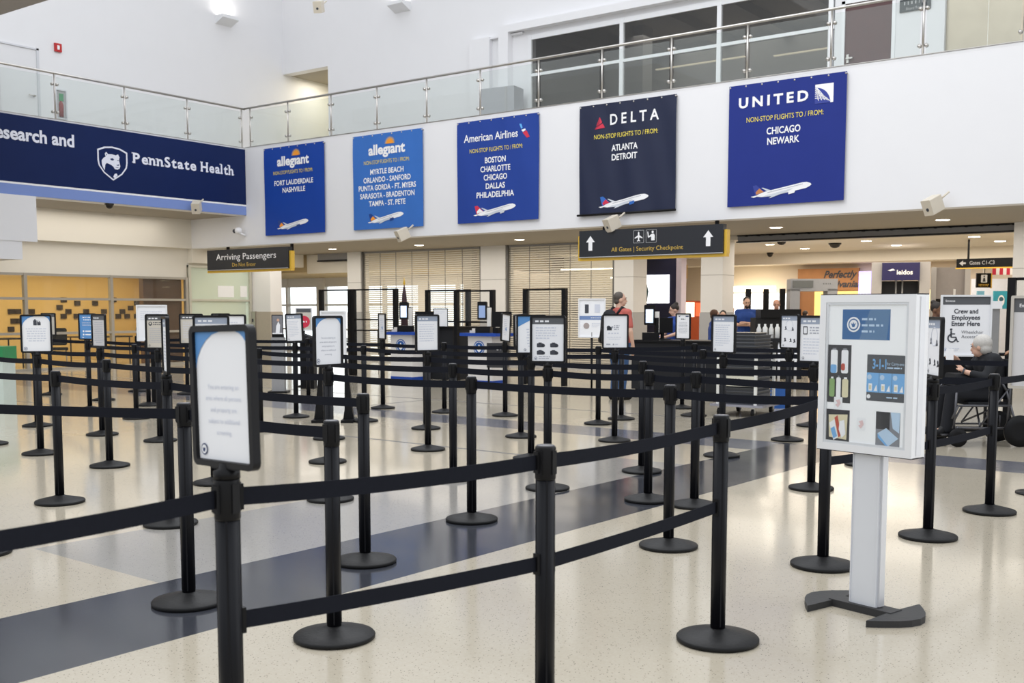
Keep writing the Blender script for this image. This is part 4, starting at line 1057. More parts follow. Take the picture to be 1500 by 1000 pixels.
q = AT(1413, 520, 13.0); poster_stand('poster_stand', (q.x, q.y, 0), R(30), 0.60, 0.745, 0.895, 'white framed floor sign reading Crew and Employees Enter Here', ALUW, draw_crew, legs_panel)
q = AT(1535, 500, 8.4); poster_stand('poster_stand', (q.x, q.y, 0), R(-4), 0.56, 0.74, 0.83, 'beige framed floor sign cut by the right picture edge', M('beige_frame', (0.50, 0.47, 0.42), 0.4), draw_right, legs_round)
q = AT(226, 590, 16.6); poster_stand('poster_stand', (q.x, q.y, 0), R(45), 0.46, 0.56, 0.98, 'white framed sign on a pale pole in front of the brown lounge door', ALUW, draw_lines(None, 3), lambda l, w_, zb: (l.box(-0.035, 0.035, 0.016, 0.05, 0, zb + 0.2), l.box(-0.2, 0.2, -0.15, 0.2, 0, 0.02)))
q = AT(490, 617, 14.0); poster_stand('poster_easel', (q.x, q.y, 0), R(38), 0.34, 0.62, 0.83, 'white poster on a black easel with two flared feet', ALUW, draw_lines(None, 5), legs_easel)
q = AT(867, 466, 19.5); poster_stand('poster_stand', (q.x, q.y, 0), R(22), 0.50, 0.71, 0.96, 'white poster with blue band and phone picture left of the man', ALUW, draw_phone, legs_round)
def draw_noentry(p, w_, h_, zb):
    a, b, c, d = -w_ / 2 + .022, w_ / 2 - .022, zb + .022, zb + h_ - .022; m = (c + d) / 2 - 0.05
    quad(p, a, b, c, d, 8, 0.003); quad(p, a, b, d - 0.07, d, 3, 0.0015); poly(p, disc(0, m, 0.115), 11, 0.001)
    lines(p, -0.07, 0.075, m - 0.015, 1, 1, 0.03, 6, 0)
q = AT(445, 466, 20.5); poster_stand('poster_stand', (q.x, q.y, 0), R(40), 0.32, 0.44, 1.07, 'white sign with red disc near the corridor windows', ALUW, draw_noentry, legs_round)

# grey photo kiosk and dark lectern near the corridor
q = AT(409, 574, 19.0)
t = thing('photo_kiosk', (q.x, q.y, 0), R(38), 'grey kiosk column topped by a black framed photo panel', 'kiosk')
MB().box(-0.17, 0.17, -0.17, 0.17, 0, 0.03).build('base_plate', PLAST, t)
MB().box(-0.11, 0.11, -0.09, 0.09, 0.03, 0.98).build('column_body', M('kiosk_grey', (0.30, 0.30, 0.31), 0.45), t)
MB().box(-0.10, 0.10, -0.05, 0.03, 0.98, 1.04).build('neck', PLAST, t)
f = MB(); f.rbox(-0.10, 0.10, 1.02, 1.38, -0.06, -0.03, 0.012); f.build('panel_frame', PLAST, t)
p = MB(); quad(p, -0.088, 0.088, 1.04, 1.365, 0, -0.0615); poly(p, [(-0.03, 1.06), (0.04, 1.06), (0.05, 1.2), (0.02, 1.26), (-0.02, 1.18)], 1, -0.063); poly(p, disc(0.015, 1.285, 0.024), 2, -0.063); quad(p, -0.088, 0.088, 1.04, 1.06, 1, -0.064); p.build('photo', [M('photo_mid_grey', (0.20, 0.20, 0.22)), PAPER, SKIN2], t)
q = AT(452, 530, 20.0)
t = thing('lectern', (q.x, q.y, 0), R(30), 'black sloped lectern behind the far queue belts at left', 'lectern')
MB().box(-0.13, 0.13, -0.1, 0.1, 0.0, 0.9).build('body', PLAST, t)
MB().prism([(-0.14, 0.86), (0.14, 0.86), (0.14, 0.94), (-0.14, 1.04)], -0.14, 0.14).build('sloped_top', DARKF, t)
# green-topped bin at the left edge
q = AT(-6, 590, 16.0)
t = thing('recycling_station', (q.x, q.y, 0), R(36), 'pale recycling station with green top at the left picture edge', 'bin')
MB().box(-0.22, 0.22, -0.2, 0.2, 0.02, 0.72).build('body', M('pale_green_panel', (0.55, 0.62, 0.57), 0.35), t)
MB().box(-0.24, 0.24, -0.22, 0.22, 0.72, 0.92).build('lid', M('green_lid', (0.02, 0.22, 0.07), 0.4), t)

# ================================================================== ROLL-UP GRILLES
GRL = M('cream_grille', (0.74, 0.69, 0.59), 0.45, 0.0, var=0.04)
for n, (xa, xb) in enumerate(((-21.78, -17.53), (-16.60, -13.45))):
    t = thing('rolling_grille', ((xa + xb) / 2, 22.40, 0), 0, ('closed slatted roll-down grille between the two left columns', 'closed slatted roll-down grille right of the second column, with a round sign behind')[n], 'grille', 'roll-down grilles')
    hw = (xb - xa) / 2; c = MB()
    for k in range(54): c.box(-hw, hw, -0.006, 0.006, 0.07 + k * 0.056, 0.07 + k * 0.056 + 0.036)
    c.build('grille_curtain', GRL, t)
    c = MB(); nv = int(2 * hw / 0.58)
    for k in range(nv + 1): x = -hw + 0.03 + k * (2 * hw - 0.06) / nv; c.box(x - 0.008, x + 0.008, -0.012, -0.006, 0.05, ZS - 0.02)
    c.build('link_chains', M('grille_chain', (0.22, 0.21, 0.20), 0.4, 0.5), t)
    c = MB(); c.box(-hw - 0.05, -hw, -0.06, 0.03, 0, ZS); c.box(hw, hw + 0.05, -0.06, 0.03, 0, ZS); c.build('side_guide', M('dark_guide', (0.14, 0.135, 0.13), 0.4, 0.4), t)
    MB().box(-hw, hw, -0.02, 0.02, 0.0, 0.06).build('bottom_bar', ALU, t)
    MB().box(-hw, hw, -0.03, 0.02, ZS - 0.05, ZS - 0.005).build('top_bar', TRK, t)
# closed shop behind the second grille
q = WY(793, 388, 25.3)
t = thing('hanging_shop_sign', (q.x, 25.3, q.z), 0, 'dim brown shop sign with round tan disc behind the second grille', 'sign')
MB().box(-0.75, 0.75, -0.03, 0.03, -0.22, 0.22).build('board', M('brown_sign', (0.20, 0.16, 0.12), 0.6), t)
MB().prism(disc(0.2, 0, 0.2), -0.04, -0.03).build('disc', M('tan_disc', (0.50, 0.36, 0.20), 0.6), t)
for k, (xa, zz) in enumerate(((-16.6, 2.55), (-15.0, 2.30))):
    o = MB().box(xa, xa + 2.2, 24.8, 24.88, zz, zz + 0.045).build('strip_light', TUBE); tag(o, ('upper', 'lower')[k] + ' strip light glowing behind the second grille', 'light')
t = thing('shop_shelving', (-15.0, 25.1, 0), 0, 'grey shop shelving with stock behind the second grille', 'shelf')
MB().box(-1.4, 1.4, -0.02, 0.28, 0, 1.9).build('back_panel', GREYP, t)
for k in range(4): MB().box(-1.4, 1.4, -0.3, -0.02, 0.3 + k * 0.42, 0.33 + k * 0.42).build('shelf_board', STEEL, t)

# ================================================================== ID CHECK DESKS
BLUET = M('royal_blue_trim', (0.01, 0.06, 0.36), 0.4)
PODW = M('podium_white', (0.74, 0.72, 0.70), 0.4, var=0.02)


def podium(x, y, label, sw):
    t = thing('check_podium', (x, y, 0), 0, label, 'podium', 'document check podiums')
    MB().box(0, 0.60, 0, 0.46, 0.07, 0.95).build('body', PODW, t)
    MB().box(-0.005, 0.605, -0.005, 0.465, 0.0, 0.075).build('base_trim', BLUET, t)
    MB().box(-0.15, 0.75, -0.08, 0.52, 0.95, 1.01).build('top', BLUET, t)
    p = MB(); poly(p, disc(0.28, 0.72, 0.14), 0, -0.002); p.ring(disc(0.28, 0.72, 0.118), disc(0.28, 0.72, 0.108), -0.004, -0.003, 1); poly(p, [(0.19, 0.76), (0.245, 0.73), (0.265, 0.77), (0.28, 0.79), (0.295, 0.77), (0.315, 0.73), (0.37, 0.76), (0.33, 0.67), (0.28, 0.63), (0.23, 0.67)][::-1], 1, -0.004); p.build('emblem', [M('emblem_blue', (0.02, 0.11, 0.38), 0.5), WHITE], t)
    return t


podium(-13.34, 16.62, 'white and blue check podium with full round emblem at centre', 0)
podium(-15.42, 16.62, 'white and blue check podium farther left, behind the narrow turned sign', 0)


def reader(x, y, z, rz, scr, label):
    t = thing('id_reader', (x, y, z), rz, label, 'scanner', 'camera readers at the desks')
    MB().box(-0.16, 0.14, -0.12, 0.12, 0, 0.13).build('scanner_base', PLAST, t)
    MB().box(0.06, 0.14, -0.035, 0.035, 0.13, 0.50).build('mast', M('reader_white', (0.72, 0.70, 0.66), 0.4), t)
    f = MB(); f.rbox(-0.13, 0.06, 0.26, 0.62, -0.06, 0.02, 0.02); f.box(0.0, 0.1, 0.0, 0.05, 0.42, 0.52); f.build('camera_head', PLAST, t)
    p = MB(); quad(p, -0.10, 0.03, 0.30, 0.54, 0, -0.062); p.build('screen', scr, t)
    return t


def monitor(x, y, z, rz, label, lit=None, w_=0.40, h_=0.30):
    t = thing('computer_monitor', (x, y, z), rz, label, 'monitor', 'monitors at the checkpoint')
    f = MB(); f.rbox(-w_ / 2, w_ / 2, 0.12, 0.12 + h_, -0.02, 0.03, 0.01); f.build('display', PLAST, t)
    f = MB(); f.box(-0.03, 0.03, 0.03, 0.06, 0, 0.25); f.box(-0.12, 0.12, -0.05, 0.10, 0, 0.02); f.build('stand', PLAST, t)
    if lit: p = MB(); quad(p, -w_ / 2 + .02, w_ / 2 - .02, 0.14, 0.10 + h_, 0, -0.022); p.build('screen', lit, t)
    return t


SCRB = M('reader_screen_glow', (0.55, 0.66, 0.85), emit=0.9)
reader(-13.05, 16.78, 1.01, R(25), M('reader_screen_blue', (0.16, 0.22, 0.36), emit=0.8), 'black camera reader on the podium with full round emblem')
reader(-15.1, 16.75, 1.01, R(25), SCRB, 'black camera reader with lit screen on the farther left podium')
monitor(-12.75, 16.95, 1.01, R(50), 'dark monitor back beside the reader on the podium with full round emblem')
monitor(-14.72, 16.9, 1.01, R(60), 'dark monitor back beside the reader on the farther left podium')
o = MB().box(-0.05, 0.08, -0.06, 0.06, 0, 0.11).build('card_printer', PLAST); o.location = (-12.68, 16.7, 1.01); tag(o, 'small black box on the right end of the emblem podium', 'printer')
for k, (x, y) in enumerate(((-13.45, 16.8), (-15.55, 16.8))):
    o = MB().box(-0.08, 0.10, -0.12, 0.12, 0, 0.05).box(-0.05, 0.06, -0.08, 0.08, 0.05, 0.09).build('tray_of_papers', M('papers', (0.70, 0.66, 0.60), 0.6)); o.location = (x + 0.2, y - 0.02, 1.01)
    tag(o, ('papers on the left end of the emblem podium', 'papers on the farther left podium')[k], 'papers')
# black counter between the podiums
t = thing('black_counter', (-14.55, 17.3, 0), 0, 'long black counter between the two white podiums', 'counter')
MB().box(-0.62, 0.26, 0, 0.75, 0, 1.08).build('body', DARKF, t); MB().box(-0.66, 0.29, -0.04, 0.78, 1.08, 1.12).build('top', PLAST, t)
t = thing('notice_holder', (-14.58, 17.25, 1.12), R(40), 'white framed notice standing on the long black counter', 'sign')
f = MB(); f.ring(rrect(-0.155, 0.155, -0.02, 0.38, 0.01), rrect(-0.14, 0.14, -0.005, 0.365, 0.004), -0.01, 0.01); f.box(-0.1, 0.1, -0.03, 0.06, -0.005, 0.004); f.build('frame', PLAST, t)
p = MB(); p.box(-0.145, 0.145, -0.004, 0.006, -0.01, 0.37, 0); lines(p, -0.1, 0.1, 0.3, 2, 0.03, 0.01, 1, -0.005); p.build('sheet', [PAPER, INKL], t)
q = WY(728, 519, 16.2)
t = thing('floor_board_sign', (q.x, 16.2, 0), R(20), 'dark board sign with pale lettering right of the round emblem', 'sign')
MB().box(-0.20, 0.20, -0.015, 0.015, 0.37, 0.84).build('board', M('slate_board', (0.028, 0.028, 0.032), 0.5), t)
p = MB(); lines(p, 0.0, 0.14, 0.70, 1, 1, 0.05, 0, -0.017, False, 2); lines(p, 0.0, 0.12, 0.45, 1, 1, 0.045, 0, -0.017, False, 4); p.build('lettering', GREYP, t)
MB().box(-0.18, -0.15, -0.02, 0.02, 0, 0.4).box(0.15, 0.18, -0.02, 0.02, 0, 0.4).build('stand', PLAST, t)
# clear screens in black frames
def partition(x0, x1, y, zt, zb, label, extra=(), z0=0.0):
    t = thing('clear_partition', (x0, y, 0), 0, label, 'partition', 'clear screens in black frames'); L = x1 - x0
    for x in (0, L): MB().box(x - 0.045, x + 0.045, -0.045, 0.045, z0, zt).build('post', PLAST, t)
    f = MB(); f.box(0, L, -0.02, 0.02, zt - 0.035, zt); f.box(0, L, -0.02, 0.02, zb, zb + 0.035)
    for z in extra: f.box(0, L, -0.02, 0.02, z, z + 0.03)
    f.build('rail', PLAST, t)
    MB().box(0.03, L - 0.03, -0.004, 0.004, zb + 0.03, zt - 0.03).build('clear_panel', GLP, t)
    return t
YP = 17.25
partition(-18.15, -17.22, YP, 1.93, 0.75, 'clear screen in front of the corridor windows, leftmost of its row', (0.80,))
partition(-17.12, -15.85, YP, 1.93, 0.70, 'wide clear screen with low crossbars left of the dark flag', (1.24, 1.00))
partition(-15.45, -14.32, YP + .6, 1.90, 1.20, 'clear screen between the two white podiums, above the black counter', (), 1.125)
partition(-14.16, -13.22, YP + .02, 1.87, 1.20, 'clear screen behind the emblem podium', (), 0.0)
partition(-12.38, -11.46, YP, 1.88, 0.75, 'lone clear screen left of the blue-banded poster')
q = AT(1481, 460, 13.4); partition(q.x, q.x + 1.2, q.y, 1.86, 0.6, 'clear screen with thick black post at the right picture edge')
# flag on a staff
t = thing('flag_on_staff', (-16.05, 17.75, 0), 0, 'furled dark flag on a staff with gold tip by the first podium', 'flag')
MB().lathe([(0.0, 0), (0.16, 0), (0.16, 0.03), (0.03, 0.06)], 20).build('base', GOLD, t)
MB().rod((0, 0, 0.05), (0, 0, 2.02), 0.014).build('staff', WOODD, t)
MB().lathe([(0.0, 2.0), (0.03, 2.05), (0.012, 2.12), (0.0, 2.2)], 10).build('finial', GOLD, t)
m = MB(); m.lathe([(0.03, 0.85), (0.085, 0.95), (0.075, 1.4), (0.05, 1.8), (0.02, 1.98)], 12); m.build('furled_cloth', [M('flag_dark', (0.05, 0.025, 0.03), 0.8, var=0.5, scale=9)], t)
# desk chairs and a table seen through the screens
def chair(x, y, rz, label):
    t = thing('office_chair', (x, y, 0), rz, label, 'chair')
    MB().rbox(-0.22, 0.22, 0.55, 1.0, 0.18, 0.24, 0.06).build('backrest', PLAST, t)
    s_ = MB(); s_.box(-0.23, 0.23, -0.24, 0.22, 0.43, 0.50); s_.build('seat', PLAST, t)
    for i, (a, b) in enumerate(((-.2, -.2), (.2, -.2), (-.2, .22), (.2, .22))): MB().rod((a, b, 0), (a * .9, b * .9, 0.44), 0.014).build('leg', STEEL, t)
    return t
chair(-17.0, 18.3, R(150), 'dark chair seen through the wide clear screen, left one'); chair(-16.4, 18.3, R(200), 'dark chair seen through the wide clear screen, right one')

# ================================================================== OFFICER COUNTER
t = thing('officer_counter', (-8.72, 16.65, 0), 0, 'long black desk in front of the woman officer', 'counter')
MB().box(-0.90, 0.90, 0, 0.62, 0.06, 0.90).build('body', DARKF, t); MB().box(-0.93, 0.93, -0.03, 0.65, 0.90, 0.935).build('top', PLAST, t); MB().box(-0.85, 0.85, 0.05, 0.55, 0, 0.06).build('plinth', PLAST, t)
reader(-9.34, 16.85, 0.935, R(30), SCRB, 'black camera reader with lit screen on the long black desk')
monitor(-9.17, 17.0, 0.935, R(62), 'dark monitor back in front of the woman officer', None, 0.36, 0.27)
monitor(-8.0, 17.05, 0.90, R(-20), 'dark monitor at the right end of the long black desk')
# stacked screening bins on a wheeled cart
t = thing('bin_cart', (-6.22, 13.95, 0), R(3), 'wheeled cart with white corner posts carrying stacked grey bins', 'cart')
MB().box(-0.36, 0.40, -0.42, 0.52, 0.14, 0.17).build('platform', M('steel_platform', (0.40, 0.40, 0.47), 0.3, 0.8), t)
for a, b in ((-0.27, -0.35), (0.27, -0.35), (-0.27, 0.36), (0.27, 0.36)):
    MB().box(a - 0.018, a + 0.018, b - 0.018, b + 0.018, 0.17, 0.86).build('corner_post', M('white_post', (0.78, 0.78, 0.74), 0.4), t)
    w_ = MB(); Tm = Matrix.Translation((a * 0.9, b, 0.06)) @ Matrix.Rotation(R(90), 4, 'Y'); w_.lathe([(0.0, -0.016), (0.06, -0.016), (0.06, 0.016), (0.0, 0.016)], 18, 0, Tm); w_.box(a * .9 - 0.03, a * .9 + 0.03, b - 0.02, b + 0.02, 0.06, 0.14, 1)
    w_.build('caster', [PLAST, STEEL], t)
p = MB(); p.box(-0.255, 0.255, -0.372, -0.360, 0.42, 0.56, 0); lines(p, -0.1, 0.1, 0.50, 1, 1, 0.025, 1, -0.374, False, 3); lines(p, -0.1, 0.1, 0.45, 1, 1, 0.02, 1, -0.374, False, 4); p.build('label_panel', [M('cream_panel', (0.68, 0.66, 0.55), 0.5), INKD], t)
BINM = M('grey_bin_plastic', (0.085, 0.09, 0.10), 0.45)
bm = MB(); a, b, h = 0.235, 0.315, 0.13
def rect(ax, by, z): return [(-ax, -by, z), (ax, -by, z), (ax, by, z), (-ax, by, z)]
vs = rect(a * .9, b * .92, 0) + rect(a, b, h - .012) + rect(a + .02, b + .02, h - .012) + rect(a + .02, b + .02, h) + rect(a - .006, b - .006, h) + rect(a * .9 - .006, b * .92 - .006, 0.006)
fs = [(3, 2, 1, 0), (20, 21, 22, 23)]
for k in range(5):
    for i in range(4): j = (i + 1) % 4; fs.append((k * 4 + i, k * 4 + j, k * 4 + 4 + j, k * 4 + 4 + i))
bm.add(vs, fs)
bin_me = bm.mesh('screening_bin', BINM)
NTH = ['lowest', 'second lowest', 'third lowest', 'fourth', 'fifth', 'sixth', 'seventh', 'eighth', 'ninth', 'tenth', 'eleventh', 'twelfth', 'thirteenth', 'fourteenth', 'fifteenth', 'sixteenth', 'seventeenth', 'topmost']
zz = 0.172; rr = random.Random(5)
for k in range(18):
    o = bpy.data.objects.new('screening_bin', bin_me); COL.objects.link(o); o.location = (-6.22 + rr.uniform(-.006, .006), 13.95 + rr.uniform(-.008, .008), zz); o.rotation_euler.z = R(3 + rr.uniform(-0.6, 0.6))
    tag(o, NTH[k] + (' grey bin' if k in (0, 1, 2, 17) else ' grey bin from the bottom') + ' of the stack on the wheeled cart', 'bin', 'stacked screening bins'); zz += 0.048
o = MB().rbox(-0.2, 0.2, 0, 0.03, -0.26, 0.26, 0.01).build('flat_tray', M('dark_lid', (0.03, 0.03, 0.033), 0.3)); o.location = (-6.22, 13.95, zz + 0.084); o.rotation_euler.z = R(6); tag(o, 'flat dark tray lying on top of the bin stack', 'tray')
# x-ray line behind the bins
q = AT(1128, 520, 19.6)
t = thing('xray_table', (q.x, q.y, 0), R(36), 'dark inspection table with white rollers behind the bin stack', 'table')
MB().box(-0.9, 0.75, -0.3, 0.3, 0.88, 0.95).build('table_top', DARKF, t)
MB().box(-0.9, -0.1, -0.28, 0.3, 0.25, 0.88).build('cabinet', PLAST, t)
for x in (0.1, 0.4, 0.7):
    MB().rod((x, -0.26, 0), (x, -0.26, 0.88), 0.025).build('leg', ALUW, t)
MB().box(-0.05, 0.75, -0.28, -0.24, 0.55, 0.63).build('rail', ALUW, t)
q = AT(1141, 552, 16.0); o = MB().box(-0.09, 0.12, -0.15, 0.15, 0.36, 0.72).build('recycling_box', M('blue_plastic', (0.02, 0.10, 0.36), 0.4), None, (q.x, q.y, -0.36), R(36)); tag(o, 'blue plastic bin behind the bin cart', 'bin')
o.location.z = -0.36
for k in range(5):
    q = AT(1112 + k * 9, 470, 19.5); m = MB(); m.lathe([(0.04, 0), (0.045, 0.01), (0.045, 0.16 + 0.03 * (k % 2)), (0.02, 0.22), (0.02, 0.26)], 12)
    o = m.build('spray_bottle', M('translucent_white_plastic', (0.66, 0.66, 0.64), 0.35), None, (q.x, q.y, 0.95)); tag(o, ('leftmost', 'second', 'middle', 'fourth', 'rightmost')[k] + ' white plastic bottle on the dark inspection table', 'bottle', 'bottles on the inspection table')

# ================================================================== SCANNERS AND REAR OF THE CHECKPOINT
q = AT(1188, 470, 25.0)
t = thing('metal_detector', (q.x, q.y, 0), R(30), 'grey walk-through metal detector arch', 'scanner')
DG = M('detector_grey', (0.36, 0.37, 0.40), 0.45)
for s in (-1, 1): MB().box(s * 0.42 - 0.11, s * 0.42 + 0.11, -0.30, 0.30, 0, 1.95).build('side_panel', DG, t)
MB().box(-0.53, 0.53, -0.30, 0.30, 1.90, 2.18).build('header', DG, t)
p = MB(); p.box(-0.48, -0.02, -0.32, -0.30, 1.98, 2.14, 0); lines(p, 0.2, 0.4, 2.05, 1, 1, 0.03, 0, -0.302); p.build('display_panel', M('detector_panel', (0.16, 0.17, 0.17), 0.4), t)
q = AT(1317, 470, 26.5)
t = thing('body_scanner', (q.x, q.y, 0), R(17), 'large grey body scanner with navy front panel and white lettering', 'scanner')
SG = M('scanner_grey', (0.40, 0.39, 0.39), 0.45)
for s in (-1, 1): MB().box(s * 0.55 - 0.12, s * 0.55 + 0.12, -0.5, 0.9, 0, 2.62).build('side_tower', SG, t)
MB().box(-0.67, 0.67, -0.4, 0.9, 2.30, 2.62).build('roof', SG, t)
m = MB(); m.prism([(-0.43, 2.18), (0.43, 2.18), (0.43, 2.60), (-0.43, 2.60)], -0.62, -0.40); m.build('front_panel', M('scanner_navy', (0.018, 0.014, 0.085), 0.35), t)
p = MB(); letter(p, 'leidos', 0.09, 2.32, 0.11, 0.36, 0, -0.624, 'C', 0.03); poly(p, [(-0.30, 2.42), (-0.18, 2.46), (-0.13, 2.42), (-0.24, 2.40)][::-1], 0, -0.624); p.build('lettering', WHITE, t)
MB().box(-0.43, 0.43, 0.8, 0.85, 0, 2.2).build('inner_screen', M('scanner_dark', (0.06, 0.055, 0.055), 0.3), t)
for x in (-0.1, 0.05): MB().rod((x, -0.1, 0.3), (x, -0.1, 2.25), 0.02).build('mast', ALUW, t)
q = AT(1389, 470, 27.6)
t = thing('baggage_portal', (q.x, q.y, 0), R(15), 'grey portal with dark doorway right of the large body scanner', 'scanner')
for s in (-1, 1): MB().box(s * 0.40 - 0.05, s * 0.40 + 0.08, -0.4, 0.6, 0, 2.55).build('side_tower', SG, t)
MB().box(-0.42, 0.42, -0.2, 0.6, 1.75, 2.55).build('header', M('portal_taupe', (0.30, 0.28, 0.28), 0.5), t); MB().box(-0.40, 0.40, 0.5, 0.55, 0, 1.8).build('curtain', M('portal_dark', (0.13, 0.12, 0.13), 0.6), t)
MB().rod((0.12, -0.2, 0.8), (0.12, -0.2, 2.0), 0.03).build('mast', ALUW, t)
# shop front reading Perfectly ... and lit panels
q0, q1 = WY(1172, 395, 32.9), WY(1258, 425, 32.9)
t = thing('shop_fascia', (q0.x, 32.85, 0), 0, 'wood shop front with black script lettering beyond the metal detector', 'shop front'); L = q1.x - q0.x
MB().box(-0.05, L, 0, 0.1, 2.08, 2.76).build('fascia_board', M('honey_wood', (0.42, 0.20, 0.08), 0.5, var=0.2, scale=3), t)
p = MB(); letter(p, 'Perfectly', L * 0.70, 2.47, 0.22, L * 0.56, 0, -0.01, 'C', 0.03, 1, 0.35); letter(p, 'Pennsylvanian', L * 0.70 - 0.12, 2.18, 0.20, L * 0.86, 0, -0.01, 'C', 0.03, 1, 0.35); p.build('lettering', INKD, t)
MB().box(0.0, 0.5, 0.02, 0.06, 1.0, 2.08).build('wood_bay', M('honey_wood_dark', (0.30, 0.14, 0.06), 0.5), t)
p = MB(); p.box(0.5, L, 0.03, 0.06, 1.0, 2.05); p.build('lit_interior', M('shop_interior_glow', (1.0, 0.62, 0.20), emit=0.75), t)
q0, q1 = WY(1258, 433, 32.8), WY(1277, 397, 32.8)
o = MB().box(q0.x, q1.x, 32.75, 32.8, 1.1, q1.z).build('lit_display', M('lilac_screen_glow', (0.50, 0.46, 0.95), emit=1.0)); tag(o, 'glowing lilac advertising screen left of the body scanner', 'screen')
p = MB(); rr = random.Random(4); lines(p, q0.x + .05, q1.x - .05, 2.3, 3, 0.2, 0.08, 0, 32.745, True, 3); p.build('screen_print', SCREENW, o)
for k, (u, w_) in enumerate(((1320, 10), (1361, 9))):
    q = AT(u, 430, 30.5); o = MB().box(-w_ / 100 * 1.1, w_ / 100 * 1.1, -0.05, 0.05, 1.5, 2.05).build('amber_light_panel', M('amber_panel_glow', (1.0, 0.74, 0.35), emit=1.1), None, (q.x, q.y, 0), R(36)); tag(o, ('amber lit panel seen inside the body scanner', 'amber lit panel between scanner and portal')[k], 'light')
# digital advertising wall seen past the third column
t = thing('advert_wall', (-13.35, 24.6, 0.13), 0, 'navy wall panel with bright white advertising screen', 'screen')
t.scale = (0.911,) * 3
MB().box(-0.65, 0.46, 0, 0.25, -0.14, 3.1).build('wall_panel', M('navy_panel', (0.012, 0.013, 0.045), 0.4), t)
p = MB(); p.box(-0.62, 0.25, -0.03, 0, 1.66, 2.46); p.build('screen', SCREENW, t)
p = MB(); lines(p, -0.12, 0.14, 1.90, 1, 1, 0.09, 0, -0.032, True, 2); poly(p, [(-0.6, 1.7), (-0.44, 1.7), (-0.40, 2.0), (-0.45, 2.2), (-0.6, 2.25)], 1, -0.032); p.build('advert_print', [M('pink_glow', (0.9, 0.45, 0.5), emit=1.0), M('teal_print', (0.08, 0.16, 0.16))], t)
MB().box(0.46, 0.62, 0.0, 0.3, -0.14, 3.1).build('light_edge', M('lavender_edge', (0.66, 0.60, 0.72), 0.5), t)
q = WY(1001, 405, 27.5); t = thing('small_flag', (q.x, 27.5, 0), 0, 'small hanging flag in blue and gold above the woman officer', 'flag'); MB().rod((0, 0, 2.3), (0.1, 0, 2.75), 0.012).build('staff', GOLD, t)
p = MB(); p.box(-0.14, 0.0, -0.01, 0.01, 2.30, 2.74, 0); p.box(0.0, 0.12, -0.01, 0.01, 2.36, 2.74, 1); p.build('cloth', [M('flag_blue', (0.05, 0.09, 0.35)), GOLD], t)
q = WY(1013, 455, 26.5); t = thing('vending_machine', (q.x, 26.5, 0), R(15), 'red vending machine with white lit panel behind the woman officer', 'machine')
MB().box(-0.28, 0.36, 0, 0.5, 0.6, 1.72).build('body', M('vermilion', (0.62, 0.13, 0.05), 0.4), t); p = MB(); p.box(-0.20, 0.08, -0.03, 0, 1.28, 1.68); p.build('lit_panel', M('warm_white_glow', (1.0, 0.90, 0.72), emit=1.2), t); MB().box(0.12, 0.34, -0.02, 0, 1.3, 1.66).build('red_glow', M('red_glow', (1.0, 0.16, 0.06), emit=0.8), t)
MB().box(-0.30, 0.40, -0.02, 0.52, 0.0, 0.6).build('plinth', PLAST, t); MB().box(-0.34, -0.28, -0.1, 0.3, 1.25, 1.75).build('side_box', PLAST, t)
# wayfinding inside
q = WY(1444, 386, 25.5); t = thing('gate_sign', (q.x, 25.5, 0), 0, 'black hanging sign reading Gates C1-C3 with left arrow', 'sign')
MB().box(-0.62, 0.66, 0, 0.10, 2.41, 2.61).build('panel', PLAST, t); MB().box(-0.64, 0.66, 0.0, 0.11, 2.385, 2.41).build('yellow_edge', GOLD, t); MB().box(-0.4, -0.36, 0.03, 0.06, 2.61, 3.04).build('hanger', PLAST, t)
p = MB(); letter(p, 'Gates C1-C3', -0.08, 2.475, 0.085, 0.52, 0, -0.004, 'C', 0.0); poly(p, [(-0.56, 2.51), (-0.48, 2.57), (-0.48, 2.53), (-0.42, 2.53), (-0.42, 2.49), (-0.48, 2.49), (-0.48, 2.45)][::-1], 0, -0.004); p.build('lettering', GREYP, t)
q = AT(1442, 411, 28); t = thing('pictogram_sign', (q.x, q.y, 0), R(36), 'small black hanging sign with white pictogram square below the gate sign', 'sign')
MB().box(-0.20, 0.17, 0, 0.06, 2.05, 2.42).build('panel', PLAST, t); MB().box(0.17, 0.20, 0, 0.07, 2.03, 2.42).build('yellow_edge', GOLD, t); MB().box(-0.02, 0.02, 0.02, 0.05, 2.42, 2.9).build('hanger', STEEL, t)
p = MB(); poly(p, rrect(-0.09, 0.07, 2.18, 2.38, 0.015), 0, -0.003); poly(p, [(-0.05, 2.2), (0.03, 2.2), (0.01, 2.30), (-0.03, 2.30)], 1, -0.005); poly(p, disc(-0.01, 2.34, 0.02), 1, -0.005); lines(p, -0.15, 0.12, 2.12, 2, 0.035, 0.018, 2, -0.004, True); p.build('pictogram', [PAPER, INKD, GOLD], t)
q = AT(1471, 397, 28); t = thing('bunting', (q.x, q.y, 0), R(36), 'red and white striped bunting under the gate sign', 'bunting'); m = MB()
for k in range(7): m.box(-0.3 + k * 0.09, -0.21 + k * 0.09, 0, 0.02, 2.38, 2.55, k % 2)
m.build('cloth', [REDP, WHITE], t)
